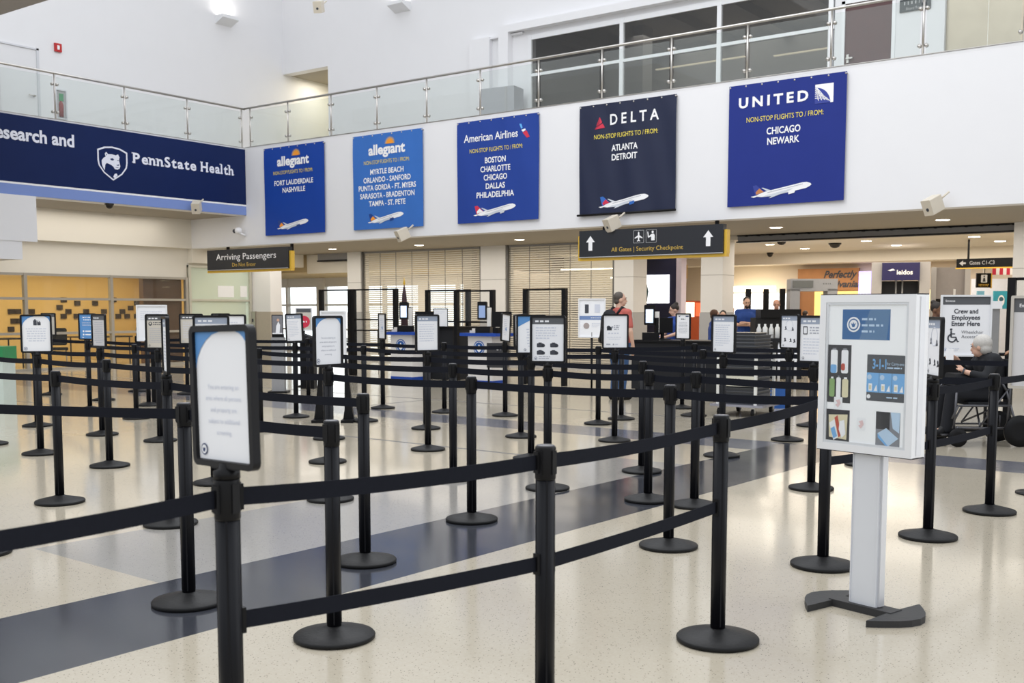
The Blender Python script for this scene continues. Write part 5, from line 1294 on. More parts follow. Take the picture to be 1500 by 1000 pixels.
for k, (u, w_, c_) in enumerate(((1436, 7, (0.18, 0.45, 0.62)), (1466, 15, (0.04, 0.33, 0.45)))):
    q = AT(u, 434, 29); o = MB().box(-w_ / 75, w_ / 75, -0.03, 0.03, 1.5, 1.98).build('wall_poster', [M('teal_poster%d' % k, c_, 0.5)], None, (q.x, q.y, 0), R(36)); tag(o, ('narrow pale blue poster left of the bird poster', 'teal poster with white penguin-like bird under the bunting')[k] if k == 0 else 'teal poster with a white oval figure under the bunting', 'poster')
    if k: p = MB(); poly(p, disc(0, 1.72, 0.15, 20, 0.6), 0, -0.035); poly(p, disc(0.0, 1.76, 0.06), 1, -0.037); p.build('poster_print', [WHITE, M('teal_dark_print', (0.05, 0.14, 0.2))], o)
q = AT(1460, 440, 30.5); o = MB().box(-0.7, 1.6, 0, 0.1, 0, 2.35).build('bright_wall_panel', M('pale_blue_wall', (0.70, 0.74, 0.85), 0.6), None, (q.x, q.y, 0), R(36)); tag(o, 'pale blue wall panel behind the teal posters', 'wall panel')
q = AT(1453, 470, 17.0); t = thing('xray_machine', (q.x, q.y, 0), R(33), 'grey machine with white cover behind the seated person', 'machine')
MB().box(-0.42, 0.12, 0, 0.7, 0, 1.48).build('body', M('machine_grey', (0.24, 0.24, 0.24), 0.5), t); MB().box(-0.46, 0.14, -0.03, 0.7, 1.48, 1.60).build('cover', ALUW, t)
# far windows and strip light beyond the officers
t = thing('daylight_window', (-14.5, 32.85, 0), 0, 'bright daylight window wall behind the officers', 'window')
MB().box(-0.8, 1.6, 0, 0.03, 1.0, 2.0).build('lit_pane', M('daylight_glow', (0.92, 0.95, 1.0), emit=1.5), t)
for x in (-0.8, -0.2, 0.45, 1.05, 1.56): MB().box(x, x + 0.06, -0.06, 0, 0.9, 2.05).build('mullion', INKD, t)
q = WY(1098, 423, 32.6); o = MB().box(q.x - 0.9, q.x + 0.9, 32.5, 32.6, q.z - 0.09, q.z + 0.09).build('strip_light', TUBE); tag(o, 'long warm strip light above the bearded officer', 'light')
q = AT(1145, 458, 22.7); t = thing('inspection_console', (q.x, q.y, 0), R(36), 'black console in front of the older man in black', 'console'); MB().box(-0.55, 0.45, 0, 0.5, 0, 1.30).build('body', DARKF, t); MB().box(-0.45, 0.4, -0.05, 0.45, 1.30, 1.48).build('hood', PLAST, t)
for u, k in ((1096, 0), (1122, 1), (1146, 2)):
    q = AT(u, 440, 26.0); o = MB().box(-0.06, 0.06, -0.05, 0.05, 0, 1.98).build('black_frame_post', PLAST, None, (q.x, q.y, 0), R(36)); tag(o, ('left', 'middle', 'right')[k] + ' of three black frame posts behind the officers', 'post', 'black posts behind the officers')

# ================================================================== PEOPLE
def smooth_body(name, mb, mat, parent, vox=0.012, it=4, mats=None):
    """fuse the limb volumes into one continuous surface"""
    o = mb.build(name, mats or mat, parent)
    r = o.modifiers.new('r', 'REMESH'); r.mode = 'VOXEL'; r.voxel_size = vox
    s_ = o.modifiers.new('s', 'SMOOTH'); s_.factor = 0.5; s_.iterations = it
    dg = bpy.context.evaluated_depsgraph_get()
    me = bpy.data.meshes.new_from_object(o.evaluated_get(dg))
    o.modifiers.clear(); old = o.data; o.data = me; bpy.data.meshes.remove(old)
    me.materials.clear(); me.materials.append(mat)
    me.polygons.foreach_set('use_smooth', [True] * len(me.polygons)); me.update()
    return o


def hand(b, wrist, d, up, side, curl=0.5, k=1.0):
    """palm, four bent fingers and a thumb; d = pointing direction, up = back of the hand"""
    wv = Vector(wrist); d = Vector(d).normalized(); up = Vector(up); up = (up - d * up.dot(d)).normalized(); s = d.cross(up) * side
    b.cap(wv, wv + d * 0.03, 0.024 * k, 0.026 * k)
    for i, (off, ln) in enumerate(((-0.027, 0.066), (-0.009, 0.076), (0.009, 0.072), (0.026, 0.056))):
        r0 = wv + d * 0.085 * k + s * off * k
        b.cap(wv + d * 0.02 + s * off * 0.6 * k, r0, 0.015 * k, 0.0115 * k)
        q1 = r0 + (d - up * curl * 0.5).normalized() * ln * 0.5 * k; q2 = q1 + (d - up * curl * 1.5).normalized() * ln * 0.5 * k
        b.cap(r0, q1, 0.0105 * k, 0.0095 * k); b.cap(q1, q2, 0.0095 * k, 0.0075 * k)
    t0 = wv + d * 0.025 - s * 0.024 * k; t1 = t0 + (d * 0.6 - s - up * 0.2).normalized() * 0.038 * k; t2 = t1 + (d - s * 0.3 - up * curl * 0.6).normalized() * 0.034 * k
    b.cap(t0, t1, 0.013 * k, 0.0115 * k); b.cap(t1, t2, 0.0115 * k, 0.0085 * k)


DEF = dict(pel=(0, 0, 0.95), wai=(0, 0.0, 1.10), che=(0, -0.01, 1.30), nec=(0, 0.01, 1.47), hea=(0, -0.02, 1.63),
           sl=(0.185, 0, 1.41), el=(0.25, 0.03, 1.13), wl=(0.25, -0.06, 0.89), sr=(-0.185, 0, 1.41), er=(-0.25, 0.03, 1.13), wr=(-0.25, -0.06, 0.89),
           hl=(0.09, 0, 0.92), kl=(0.10, -0.02, 0.50), al=(0.10, 0.02, 0.09), hr=(-0.09, 0, 0.92), kr=(-0.10, -0.02, 0.50), ar=(-0.10, 0.02, 0.09),
           hdl=(0, -0.1, -1), hdr=(0, -0.1, -1), hul=(1, 0, 0), hur=(-1, 0, 0), turn=0.0, nod=0.0, girth=1.0, sleeve='short', toe=(0, -1, 0))


def person(loc, rz, label, skin, top, pants, hair, hairdo, pose=None, scale=1.0, shoes=None, seen=True, group=None):
    P = dict(DEF); P.update(pose or {}); V = {k: Vector(v) for k, v in P.items() if isinstance(v, tuple)}
    t = thing('person', loc, rz, label, 'person', group); t.scale = (scale,) * 3
    g = P['girth']
    b = MB(); H = V['hea']
    hm_ = Matrix.Translation(H) @ Matrix.Rotation(R(P['turn']), 4, 'Z') @ Matrix.Rotation(R(P['nod']), 4, 'X')
    b.ball((0, 0.008, 0.02), (0.074, 0.094, 0.098), 12, 18, 0, hm_); b.ball((0, -0.022, -0.05), (0.056, 0.066, 0.066), 10, 14, 0, hm_); b.ball((0, -0.062, -0.088), (0.026, 0.024, 0.022), 8, 10, 0, hm_)
    nz = [hm_ @ Vector(q) for q in ((0, -0.084, 0.012), (0, -0.106, -0.030))]; b.cap(nz[0], nz[1], 0.011, 0.016)
    b.ball((0, -0.074, 0.03), (0.052, 0.02, 0.014), 6, 10, 0, hm_); b.ball((0, -0.086, -0.062), (0.024, 0.012, 0.010), 6, 10, 0, hm_)
    for s in (-1, 1): b.ball((s * 0.076, 0.012, -0.015), (0.012, 0.024, 0.034), 8, 10, 0, hm_)
    b.cap(V['nec'], H + Vector((0, 0.015, -0.06)), 0.060, 0.054)
    def torso(m, e):
        m.cap(V['pel'] + Vector((0.06, 0, 0)), V['wai'] + Vector((0.05, 0, 0)), 0.118 * g + e, 0.112 * g + e); m.cap(V['pel'] - Vector((0.06, 0, 0)), V['wai'] - Vector((0.05, 0, 0)), 0.118 * g + e, 0.112 * g + e)
        m.cap(V['wai'] + Vector((0.045, 0, 0)), V['che'] + Vector((0.075, 0, 0)), 0.112 * g + e, 0.118 * g + e); m.cap(V['wai'] - Vector((0.045, 0, 0)), V['che'] - Vector((0.075, 0, 0)), 0.112 * g + e, 0.118 * g + e)
        m.cap(V['che'], V['nec'] - Vector((0, 0, 0.03)), 0.115 * g + e, 0.070 + e)
        for s in ('l', 'r'): m.cap(V['nec'] - Vector((0, 0, 0.045)), V['s' + s], 0.06 + e, 0.062 + e)
    torso(b, 0)
    for s in ('l', 'r'):
        b.cap(V['s' + s], V['e' + s], 0.050, 0.040); b.cap(V['e' + s], V['w' + s], 0.041, 0.026)
        hand(b, V['w' + s], V['hd' + s], V['hu' + s], 1 if s == 'l' else -1)
        b.cap(V['h' + s], V['k' + s], 0.085 * g, 0.055); b.cap(V['k' + s], V['a' + s], 0.056, 0.038)
        b.cap(V['a' + s], V['a' + s] + Vector(P['toe']) * 0.13 - Vector((0, 0, 0.045)), 0.036, 0.028)
    smooth_body('body', b, skin, t, 0.010)
    c = MB(); torso(c, 0.014)
    for s in ('l', 'r'):
        f = 0.72 if P['sleeve'] == 'short' else 1.0
        c.cap(V['s' + s], V['s' + s].lerp(V['e' + s], f), 0.066, 0.060 if f < 1 else 0.053)
        if f == 1.0: k2 = {'long': 0.95, 'three': 0.6}[P['sleeve']]; c.cap(V['e' + s], V['e' + s].lerp(V['w' + s], k2), 0.054, 0.042)
    smooth_body('shirt', c, top, t, 0.013)
    c = MB(); c.cap(V['pel'] + Vector((0.055, 0, -0.02)), V['pel'] - Vector((0.055, 0, 0.02)), 0.132 * g, 0.132 * g)
    for s in ('l', 'r'):
        c.cap(V['pel'] + (Vector((0.05, 0, 0)) if s == 'l' else Vector((-0.05, 0, 0))), V['h' + s], 0.125 * g, 0.105 * g)
        c.cap(V['h' + s], V['k' + s], 0.102 * g, 0.074); c.cap(V['k' + s], V['a' + s] - (V['k' + s] - V['a' + s]) * 0.02, 0.074, 0.062)
    smooth_body('trousers', c, pants, t, 0.013)
    for s in ('l', 'r'):
        c = MB(); a = V['a' + s] - Vector((0, 0, 0.045)); tv = Vector(P['toe']); c.cap(a - tv * 0.05, a + tv * 0.17 - Vector((0, 0, 0.004)), 0.050, 0.042); c.cap(V['a' + s] + Vector((0, 0, 0.015)), V['a' + s] + tv * 0.05 - Vector((0, 0, 0.035)), 0.050, 0.050)
        smooth_body('shoe', c, shoes or PLAST, t, 0.012, 2)
    h = MB()
    if hairdo == 'short': h.ball((0, 0.026, 0.040), (0.080, 0.090, 0.089), 12, 18, 0, hm_); h.ball((0, 0.06, -0.03), (0.066, 0.05, 0.05), 10, 14, 0, hm_)
    if hairdo == 'bun': h.ball((0, 0.020, 0.036), (0.082, 0.097, 0.090), 12, 18, 0, hm_); h.ball((0, 0.07, 0.115), (0.045, 0.045, 0.04), 10, 14, 0, hm_)
    if hairdo == 'bob': h.ball((0, 0.024, 0.034), (0.090, 0.102, 0.096), 12, 18, 0, hm_); h.ball((0, 0.050, -0.030), (0.080, 0.064, 0.070), 12, 16, 0, hm_)
    if hairdo == 'thin': h.ball((0, 0.026, 0.030), (0.079, 0.092, 0.082), 12, 18, 0, hm_)
    smooth_body('hair', h, hair, t, 0.009, 3)
    f = MB()
    for s in (-1, 1):
        f.ball((s * 0.030, -0.088, 0.012), (0.011, 0.006, 0.007), 6, 10, 0, hm_); f.ball((s * 0.031, -0.091, 0.034), (0.018, 0.006, 0.0045), 6, 8, 1, hm_)
    f.ball((0, -0.099, -0.062), (0.022, 0.005, 0.006), 6, 10, 2, hm_); f.build('eyes_and_mouth', [INKD, hair, M('lips', (0.40, 0.16, 0.13), 0.5)], t)
    return t, hm_, V


HB = M('dark_brown_hair', (0.020, 0.013, 0.010), 0.6, var=0.3, scale=60); HBR = M('auburn_hair', (0.085, 0.036, 0.016), 0.6, var=0.3, scale=60)
HG = M('grey_brown_hair', (0.075, 0.062, 0.052), 0.6, var=0.4, scale=80); HW = M('silver_white_hair', (0.50, 0.48, 0.45), 0.65, var=0.2, scale=70)
SALM = M('salmon_tshirt', (0.44, 0.105, 0.085), 0.85, var=0.1, scale=20); JEAN = M('blue_denim', (0.035, 0.085, 0.20), 0.85, var=0.25, scale=30); NAVT = M('navy_trousers', (0.015, 0.018, 0.035), 0.85)
# traveller with the backpack
p = G(906, 585)
t, hm_, V = person((p.x, p.y, 0), R(160), 'man seen from behind in salmon t-shirt and jeans at the black desk', SKIN2, SALM, JEAN, HG, 'short', dict(girth=1.28, turn=-22, sl=(0.21, 0, 1.41), sr=(-0.21, 0, 1.41), el=(0.31, 0.02, 1.12), er=(-0.31, 0.02, 1.12), wl=(0.29, -0.12, 0.92), wr=(-0.30, -0.05, 0.87)), 1.0)
b = thing('backpack', (p.x, p.y, 0), R(160), 'black backpack on the back of the man in the salmon t-shirt', 'backpack')
m = MB(); m.cap((0, 0.21, 1.0), (0, 0.20, 1.36), 0.13, 0.115); m.cap((0.08, 0.20, 1.0), (0.07, 0.20, 1.32), 0.11, 0.10); m.cap((-0.08, 0.20, 1.0), (-0.07, 0.20, 1.32), 0.11, 0.10); smooth_body('pack_body', m, DARKF, b, 0.014, 5)
m = MB(); m.cap((0, 0.33, 0.98), (0, 0.32, 1.12), 0.07, 0.06); m.cap((0.05, 0.32, 0.98), (-0.05, 0.32, 0.98), 0.065, 0.065); smooth_body('front_pocket', m, PLAST, b, 0.014, 4)
for s in (-1, 1): MB().tube([(s * 0.10, 0.13, 1.40), (s * 0.115, 0.04, 1.505), (s * 0.12, -0.06, 1.46), (s * 0.12, -0.13, 1.33), (s * 0.14, -0.10, 1.1), (s * 0.13, 0.10, 1.0)], 0.020, 8).build('strap', DARKF, b)
# woman officer behind the long desk
q = AT(988, 500, 20.3)
t, hm_, V = person((q.x, q.y, 0), R(-28), 'woman officer in royal blue shirt with dark hair bun and glasses behind the black desk', SKIN2, BLUEU, NAVT, HB, 'bun',
                   dict(turn=-25, nod=12, el=(0.22, -0.08, 1.14), wl=(0.08, -0.30, 1.06), er=(-0.22, -0.08, 1.14), wr=(-0.12, -0.32, 1.06), hdl=(-0.3, -1, 0), hdr=(0.2, -1, 0), hul=(0, 0, 1), hur=(0, 0, 1)), 0.90)
g = MB()
for s in (-1, 1): g.ring(disc(s * 0.032, 0.01, 0.022, 16), disc(s * 0.032, 0.01, 0.019, 16), -0.106, -0.103, 0, hm_)
g.build('glasses', INKD, t)
m = MB(); m.prism(disc(0.06, 1.33, 0.045, 14), -0.155, -0.12); m.build('shoulder_badge', M('badge_silver', (0.6, 0.62, 0.68), 0.4), t)
m = MB(); m.cap(V['wr'], V['wr'] + Vector((0.02, -0.09, 0)), 0.036, 0.042); m.cap(V['wr'] + Vector((0.0, -0.05, 0)), V['wr'] + Vector((0.06, -0.12, 0)), 0.03, 0.02); smooth_body('blue_glove', m, M('nitrile_blue', (0.10, 0.22, 0.50), 0.5), t, 0.010, 2)
# officers at the rear
q = AT(1093, 470, 24.0)
t, hm_, V = person((q.x, q.y, 0), R(30), 'bearded officer in royal blue shirt with folded arms at the rear', SKIN2, BLUEU, NAVT, HB, 'short',
                   dict(turn=10, nod=14, girth=1.1, el=(0.26, -0.10, 1.14), wl=(-0.02, -0.24, 1.18), er=(-0.26, -0.10, 1.14), wr=(0.04, -0.22, 1.13), hdl=(-1, 0, 0), hdr=(1, 0, 0), hul=(0, -1, 0), hur=(0, -1, 0)), 1.0)
m = MB(); m.ball((0, -0.060, -0.080), (0.052, 0.048, 0.042), 10, 14, 0, hm_); m.build('beard', HB, t)
SEAT = dict(kl=(0.12, -0.40, 0.52), al=(0.12, -0.40, 0.12), kr=(-0.12, -0.40, 0.52), ar=(-0.12, -0.40, 0.12), el=(0.24, -0.06, 1.16), wl=(0.12, -0.28, 1.06), er=(-0.24, -0.06, 1.16), wr=(-0.12, -0.28, 1.06), hdl=(-.3, -1, 0), hdr=(.3, -1, 0), hul=(0, 0, 1), hur=(0, 0, 1))
q = AT(1046, 480, 21.0); person((q.x, q.y, 0), R(130), 'auburn-haired officer seen from behind in a royal blue shirt', SKIN2, BLUEU, NAVT, HBR, 'bob', dict(turn=-15), 0.84)
q = AT(1059, 480, 22.4); person((q.x, q.y, 0), R(20), 'dark-haired officer looking down beside the auburn-haired officer', SKIN2, BLUEU, NAVT, HB, 'short', dict(nod=22), 0.83)
q = AT(1070, 470, 25.8); person((q.x, q.y, 0), R(60), 'officer in profile half hidden behind the bearded officer', SKIN2, BLUEU, NAVT, HB, 'thin', dict(turn=10), 0.90)
q = AT(1137, 470, 25.0); person((q.x, q.y, 0), R(25), 'older balding man in black behind the black console', M('ruddy_skin', (0.60, 0.33, 0.25), 0.5), DARKF, NAVT, M('thin_grey_hair', (0.30, 0.24, 0.20), 0.6), 'thin', dict(nod=16, girth=1.1), 0.98)
q = AT(1179, 470, 26.6); person((q.x, q.y, 0), R(150), 'dark-haired officer inside the metal detector arch', SKIN2, BLUEU, NAVT, HB, 'short', dict(turn=20), 0.83)
q = AT(1371, 470, 15.5); person((q.x, q.y, 0), R(70), 'officer mostly hidden between the display stand and the crew sign', M('brown_skin', (0.16, 0.075, 0.04), 0.5), BLUEU, NAVT, HB, 'bun', dict(turn=10), 0.90)
# wheelchair, its rider and the attendant
q = AT(1434, 650, 11.6); WR = math.atan2(-0.805, 0.593)
FRG = M('graphite_tube', (0.10, 0.10, 0.11), 0.38, 0.6)
wc = thing('wheelchair', (q.x, q.y, 0), WR, 'folding transport wheelchair with grey frame carrying the seated person', 'wheelchair')
MB().box(-0.21, 0.21, -0.22, 0.20, 0.44, 0.475).build('seat', DARKF, wc); m = MB(); m.box(-0.21, 0.21, 0.21, 0.235, 0.50, 0.93); m.build('backrest', DARKF, wc)
for s in (-1, 1):
    x = s * 0.235
    MB().tube([(x, -0.38, 0.18), (x, -0.36, 0.60), (x, -0.31, 0.66), (x, 0.12, 0.68), (x, 0.17, 0.60), (x, 0.21, 0.46)], 0.013, 8).tube([(x, -0.40, 0.30), (x, -0.34, 0.44), (x, 0.22, 0.44), (x, 0.30, 0.18)], 0.013, 8).tube([(x, -0.37, 0.20), (x, 0.28, 0.20)], 0.012, 8).tube([(x, 0.19, 0.20), (x, 0.22, 0.95), (x, 0.33, 0.97)], 0.013, 8).tube([(x, -0.1, 0.22), (x, 0.19, 0.62)], 0.010, 8).build('side_frame', FRG, wc)
    MB().box(x - 0.03, x + 0.03, -0.20, 0.10, 0.695, 0.725).build('armrest', PLAST, wc)
    MB().rod((x, 0.29, 0.97), (x, 0.41, 0.97), 0.019, 10).build('push_handle', PLAST, wc)
    for yv, r_, nm in ((-0.34, 0.10, 'front_caster'), (0.32, 0.17, 'rear_wheel')):
        Tm = Matrix.Translation((x + s * 0.02, yv, r_)) @ Matrix.Rotation(R(90), 4, 'Y')
        w_ = MB(); w_.lathe([(r_ * .5, -0.012), (r_, -0.016), (r_, 0.016), (r_ * .5, 0.012)], 26, 0, Tm); w_.lathe([(0.0, -0.01), (r_ * .52, -0.01), (r_ * .52, 0.01), (0.0, 0.01)], 20, 1, Tm); w_.rod((x, yv, r_), (x, yv, r_ + 0.12), 0.012, 8, 1)
        w_.build(nm, [PLAST, FRG], wc)
    MB().tube([(s * 0.16, -0.27, 0.42), (s * 0.15, -0.38, 0.20), (s * 0.15, -0.42, 0.14)], 0.011, 8).box(s * 0.15 - 0.07, s * 0.15 + 0.07, -0.50, -0.38, 0.12, 0.135).build('footrest', FRG, wc)
MB().tube([(-0.235, -0.1, 0.22), (0.235, 0.05, 0.42)], 0.011, 8).tube([(0.235, -0.1, 0.22), (-0.235, 0.05, 0.42)], 0.011, 8).build('cross_brace', FRG, wc)
t, hm_, V = person((q.x, q.y, 0), WR, 'white-haired person in black seated in the wheelchair, hands raised to a paper', SKIN2, DARKF, M('black_trousers', (0.008, 0.009, 0.013), 0.85), HW, 'bob',
    dict(pel=(0, 0.08, 0.585), wai=(0, 0.10, 0.70), che=(0, 0.075, 0.86), nec=(0, 0.04, 0.975), hea=(0, -0.02, 1.065), sl=(0.17, 0.055, 0.925), sr=(-0.17, 0.055, 0.925), turn=-48, nod=8,
         el=(0.25, -0.06, 0.74), wl=(0.13, -0.25, 0.80), er=(-0.24, -0.08, 0.76), wr=(-0.10, -0.24, 0.93), hdl=(-0.25, -0.55, 0.75), hdr=(0.3, -0.7, 0.25), hul=(0.5, 0.4, 0.5), hur=(-0.4, -0.2, 1),
         hl=(0.09, 0.03, 0.56), kl=(0.12, -0.36, 0.56), al=(0.13, -0.42, 0.185), hr=(-0.09, 0.03, 0.56), kr=(-0.12, -0.36, 0.56), ar=(-0.13, -0.42, 0.185), sleeve='three'))
m = MB(); m.lathe([(0.033, -0.008), (0.038, -0.008), (0.038, 0.008), (0.033, 0.008)], 18, 0, Matrix.Translation(V['wl']) @ (V['wl'] - V['el']).to_track_quat('Z', 'Y').to_matrix().to_4x4()); m.build('wrist_strap', INKD, t)
o = MB().box(-0.05, 0.05, -0.002, 0.002, -0.07, 0.09).build('paper_slip', PAPER, None); M4 = Matrix.Translation(Vector((q.x, q.y, 0))) @ Matrix.Rotation(WR, 4, 'Z'); o.location = M4 @ Vector((0.02, -0.36, 0.95)); o.rotation_euler.z = WR + R(25); tag(o, 'white slip of paper held up by the seated person', 'paper')
o = MB().rbox(-0.15, 0.15, 0, 0.13, -0.12, 0.10, 0.05).build('handbag', DARKF); o.location = M4 @ Vector((0.0, -0.22, 0.645)); o.rotation_euler.z = WR; tag(o, 'black handbag on the lap of the seated person', 'bag')
q2 = M4 @ Vector((0.02, 0.70, 0))
person((q2.x, q2.y, 0), WR, 'attendant in dark clothes behind the right edge sign, brown hand on the wheelchair handle', M('tan_skin', (0.34, 0.17, 0.09), 0.5), DARKF, DARKF, HB, 'short',
       dict(el=(0.27, -0.02, 1.14), wl=(0.24, -0.22, 1.02), er=(-0.27, -0.02, 1.14), wr=(-0.24, -0.22, 1.02), hdl=(0, -1, -0.2), hdr=(0, -1, -0.2), hul=(0, 0, 1), hur=(0, 0, 1), sleeve='long'), 1.0)

# ================================================================== HANGING SIGNS, CAMERAS, LAMPS
def hanging_sign(x0, x1, label):
    t = thing('hanging_sign', (x0, 18.2, 0), 0, label, 'sign'); L = x1 - x0
    MB().box(0, L, -0.04, 0.10, 2.50, 3.03).build('panel', M('charcoal_sign_face', (0.016, 0.018, 0.024), 0.4), t)
    f = MB(); f.box(-0.05, L + 0.05, -0.0, 0.12, 2.44, 2.497); f.box(L + 0.003, L + 0.06, 0.0, 0.12, 2.497, 2.93); f.box(-0.05, -0.003, 0.0, 0.12, 2.497, 2.93); f.build('yellow_edge', GOLD, t)
    MB().box(0, L, -0.042, -0.03, 2.498, 2.515).build('grey_lip', GREYP, t)
    for hx in (0.3, L - 0.36): MB().box(hx, hx + 0.06, 0.1, 0.42, 2.80, 2.86).box(hx, hx + 0.06, 0.36, 0.42, 2.86, 3.13).build('hanger', PLAST, t)
    return t, L


t, L = hanging_sign(-23.40, -20.26, 'black hanging sign reading Arriving Passengers with yellow edge')
p = MB(); letter(p, 'Arriving Passengers', L * 0.49, 2.765, 0.165, L * 0.74, 0, -0.044, 'C', 0.0); p.build('white_lettering', WHITE, t)
p = MB(); letter(p, 'Do Not Enter', L * 0.47, 2.585, 0.10, L * 0.29, 0, -0.044, 'C', 0.0); p.build('yellow_lettering', M('ochre_lettering', (0.62, 0.42, 0.08), 0.5), t)
t, L = hanging_sign(-11.72, -8.60, 'black hanging sign reading All Gates and Security Checkpoint with two up arrows')
p = MB(); letter(p, 'All Gates | Security Checkpoint', L * 0.49, 2.60, 0.085, L * 0.50, 0, -0.044, 'C', 0.0); p.build('yellow_lettering', M('ochre_lettering', (0.62, 0.42, 0.08), 0.5), t)
for k in (0.085, 0.905):
    p = MB(); x = L * k; poly(p, [(x - 0.045, 2.635), (x + 0.045, 2.635), (x + 0.045, 2.80), (x + 0.10, 2.80), (x, 2.925), (x - 0.10, 2.80), (x - 0.045, 2.80)], 0, -0.044); p.build('arrow', WHITE, t)
p = MB()
for k in (0, 1): x = L * 0.435 + k * L * 0.088; p.ring(rrect(x - 0.115, x + 0.115, 2.745, 2.99, 0.012, 3), rrect(x - 0.108, x + 0.108, 2.752, 2.983, 0.01, 3), -0.044, -0.041)
p.build('icon_border', GREYP, t)
p = MB(); x = L * 0.435; poly(p, [(x, 2.965), (x + 0.016, 2.94), (x + 0.016, 2.895), (x + 0.085, 2.85), (x + 0.085, 2.83), (x + 0.016, 2.855), (x + 0.012, 2.805), (x + 0.035, 2.79), (x + 0.035, 2.775), (x, 2.785), (x - 0.035, 2.775), (x - 0.035, 2.79), (x - 0.012, 2.805), (x - 0.016, 2.855), (x - 0.085, 2.83), (x - 0.085, 2.85), (x - 0.016, 2.895), (x - 0.016, 2.94)][::-1], 0, -0.044); p.build('aeroplane_icon', WHITE, t)
p = MB(); x = L * 0.523; poly(p, disc(x + 0.03, 2.945, 0.024, 14), 0, -0.044); poly(p, [(x + 0.0, 2.785), (x + 0.075, 2.785), (x + 0.075, 2.885), (x + 0.05, 2.915), (x + 0.0, 2.905), (x - 0.05, 2.865), (x - 0.065, 2.955), (x - 0.085, 2.955), (x - 0.07, 2.835), (x + 0.0, 2.86)], 0, -0.044); p.build('officer_icon', WHITE, t)

CREAM = M('cream_plastic', (0.66, 0.60, 0.50), 0.45)
def wall_box(px, py, label, rz, tilt=25, plane='y', size=1.0):
    q = WY(px, py, YB - 0.25) if plane == 'y' else WX(px, py, XL + 0.25)
    t = thing('wall_projector', (q.x, q.y, q.z), rz, label, 'camera', 'cream box cameras on the balcony wall'); t.rotation_euler.x = R(tilt); k = size
    MB().rbox(-0.10 * k, 0.10 * k, -0.13 * k, 0.13 * k, -0.14 * k, 0.12 * k, 0.015).build('housing', CREAM, t)
    MB().prism(disc(0, -0.03, 0.028, 14), -0.145 * k, -0.14 * k).build('lens', INKD, t)
    MB().rod((0.03, 0.10, 0.03), (0.12, 0.28, 0.10), 0.018, 8).build('arm', CREAM, t)
    return t
wall_box(590, 343, 'cream box camera on the soffit edge under the light blue banner', R(-25))
wall_box(897, 327, 'cream box camera on the soffit edge under the midnight banner', R(-25))
wall_box(1367, 300, 'cream box camera right of the ultramarine banner', R(-30))
wall_box(288, 303, 'cream box camera under the navy hospital sign', R(40), 25, 'x')
wall_box(467, 10, 'cream box camera high on the upper wall', R(30), 20)
q = WY(347, 338, YB - 0.2); t = thing('dome_camera', (q.x, q.y, q.z), R(-20), 'white turret camera with black eye left of the royal blue banner', 'camera')
MB().ball((0, 0.04, 0), (0.09, 0.10, 0.09)).build('housing', WALL, t); MB().ball((-0.05, -0.04, -0.005), (0.055, 0.055, 0.055)).build('eye', INKD, t); MB().rod((0.02, 0.05, -0.05), (0.06, 0.2, -0.12), 0.03, 8).build('arm', WALL, t)
def dome(q, label, r=0.09):
    o = MB().lathe([(r * 1.15, 0.0), (r * 1.15, -0.03), (r, -0.035), (r * .8, -0.085), (r * .4, -0.115), (0.0, -0.12)], 20).build('dome_camera', [M('smoked_dome', (0.015, 0.012, 0.012), 0.15)], None, q); tag(o, label, 'camera', 'black ceiling dome cameras')
dome(G(160, 298, 3.9), 'black dome camera under the left balcony', 0.09)
dome(G(1145, 351, 3.04), 'black dome camera just behind the grille track, left one', 0.11); dome(G(1223, 356, 3.04), 'largest black dome camera on the checkpoint ceiling', 0.13)
dome(G(1128, 370, 3.035), 'small black dome camera near the fourth column', 0.08); dome(G(1408, 363, 3.04), 'small black dome camera above the gate sign', 0.08)
for k, (px, py, z, r) in enumerate(((487, 364.5, 3.13, .10), (614, 359, 3.13, .11), (761, 351, 3.13, .11), (1137, 333, 3.13, .12), (1381, 322, 3.13, .12), (1128, 358, 3.04, .10), (1106, 373, 3.04, .11), (1179, 364, 3.04, .11), (1222, 369, 3.04, .12), (1269, 352.6, 3.04, .11), (1313, 359, 3.04, .11), (1353, 365, 3.04, .12), (1427, 346.5, 3.04, .12), (1465, 353, 3.04, .12), (64, 413, 2.72, .09), (150, 411, 2.72, .09), (187, 409.5, 2.72, .09))):
    q = G(px, py, z) if k < 14 else None
    if q is None: q = Vector((-26.4, (14.9, 16.9, 17.8)[k - 14], 2.72))
    t = thing('downlight', (q.x, q.y, q.z), 0, 'round recessed downlight ' + ('in the soffit under the royal blue banner', 'in the soffit under the light blue banner', 'in the soffit right of the second column', 'in the soffit right of the hanging gates sign', 'in the soffit at the right', 'nearest on the checkpoint ceiling at its left', 'beside the fourth column', 'above the metal detector', 'above the wood shop front', 'behind the track, right of the largest dome', 'above the body scanner, upper', 'above the body scanner, lower', 'on the right of the checkpoint ceiling, left of a pair', 'on the right of the checkpoint ceiling, right of a pair', 'in the lounge, left one', 'in the lounge, middle one', 'in the lounge, right one')[k], 'light', 'recessed downlights')
    MB().lathe([(r, -0.001), (r * 1.2, -0.006), (r * 1.25, -0.001)], 22).build('trim_ring', WALL, t); MB().lathe([(0.0, -0.006), (r, -0.006), (r, -0.003), (0, -0.003)], 22).build('lamp', LAMP, t)
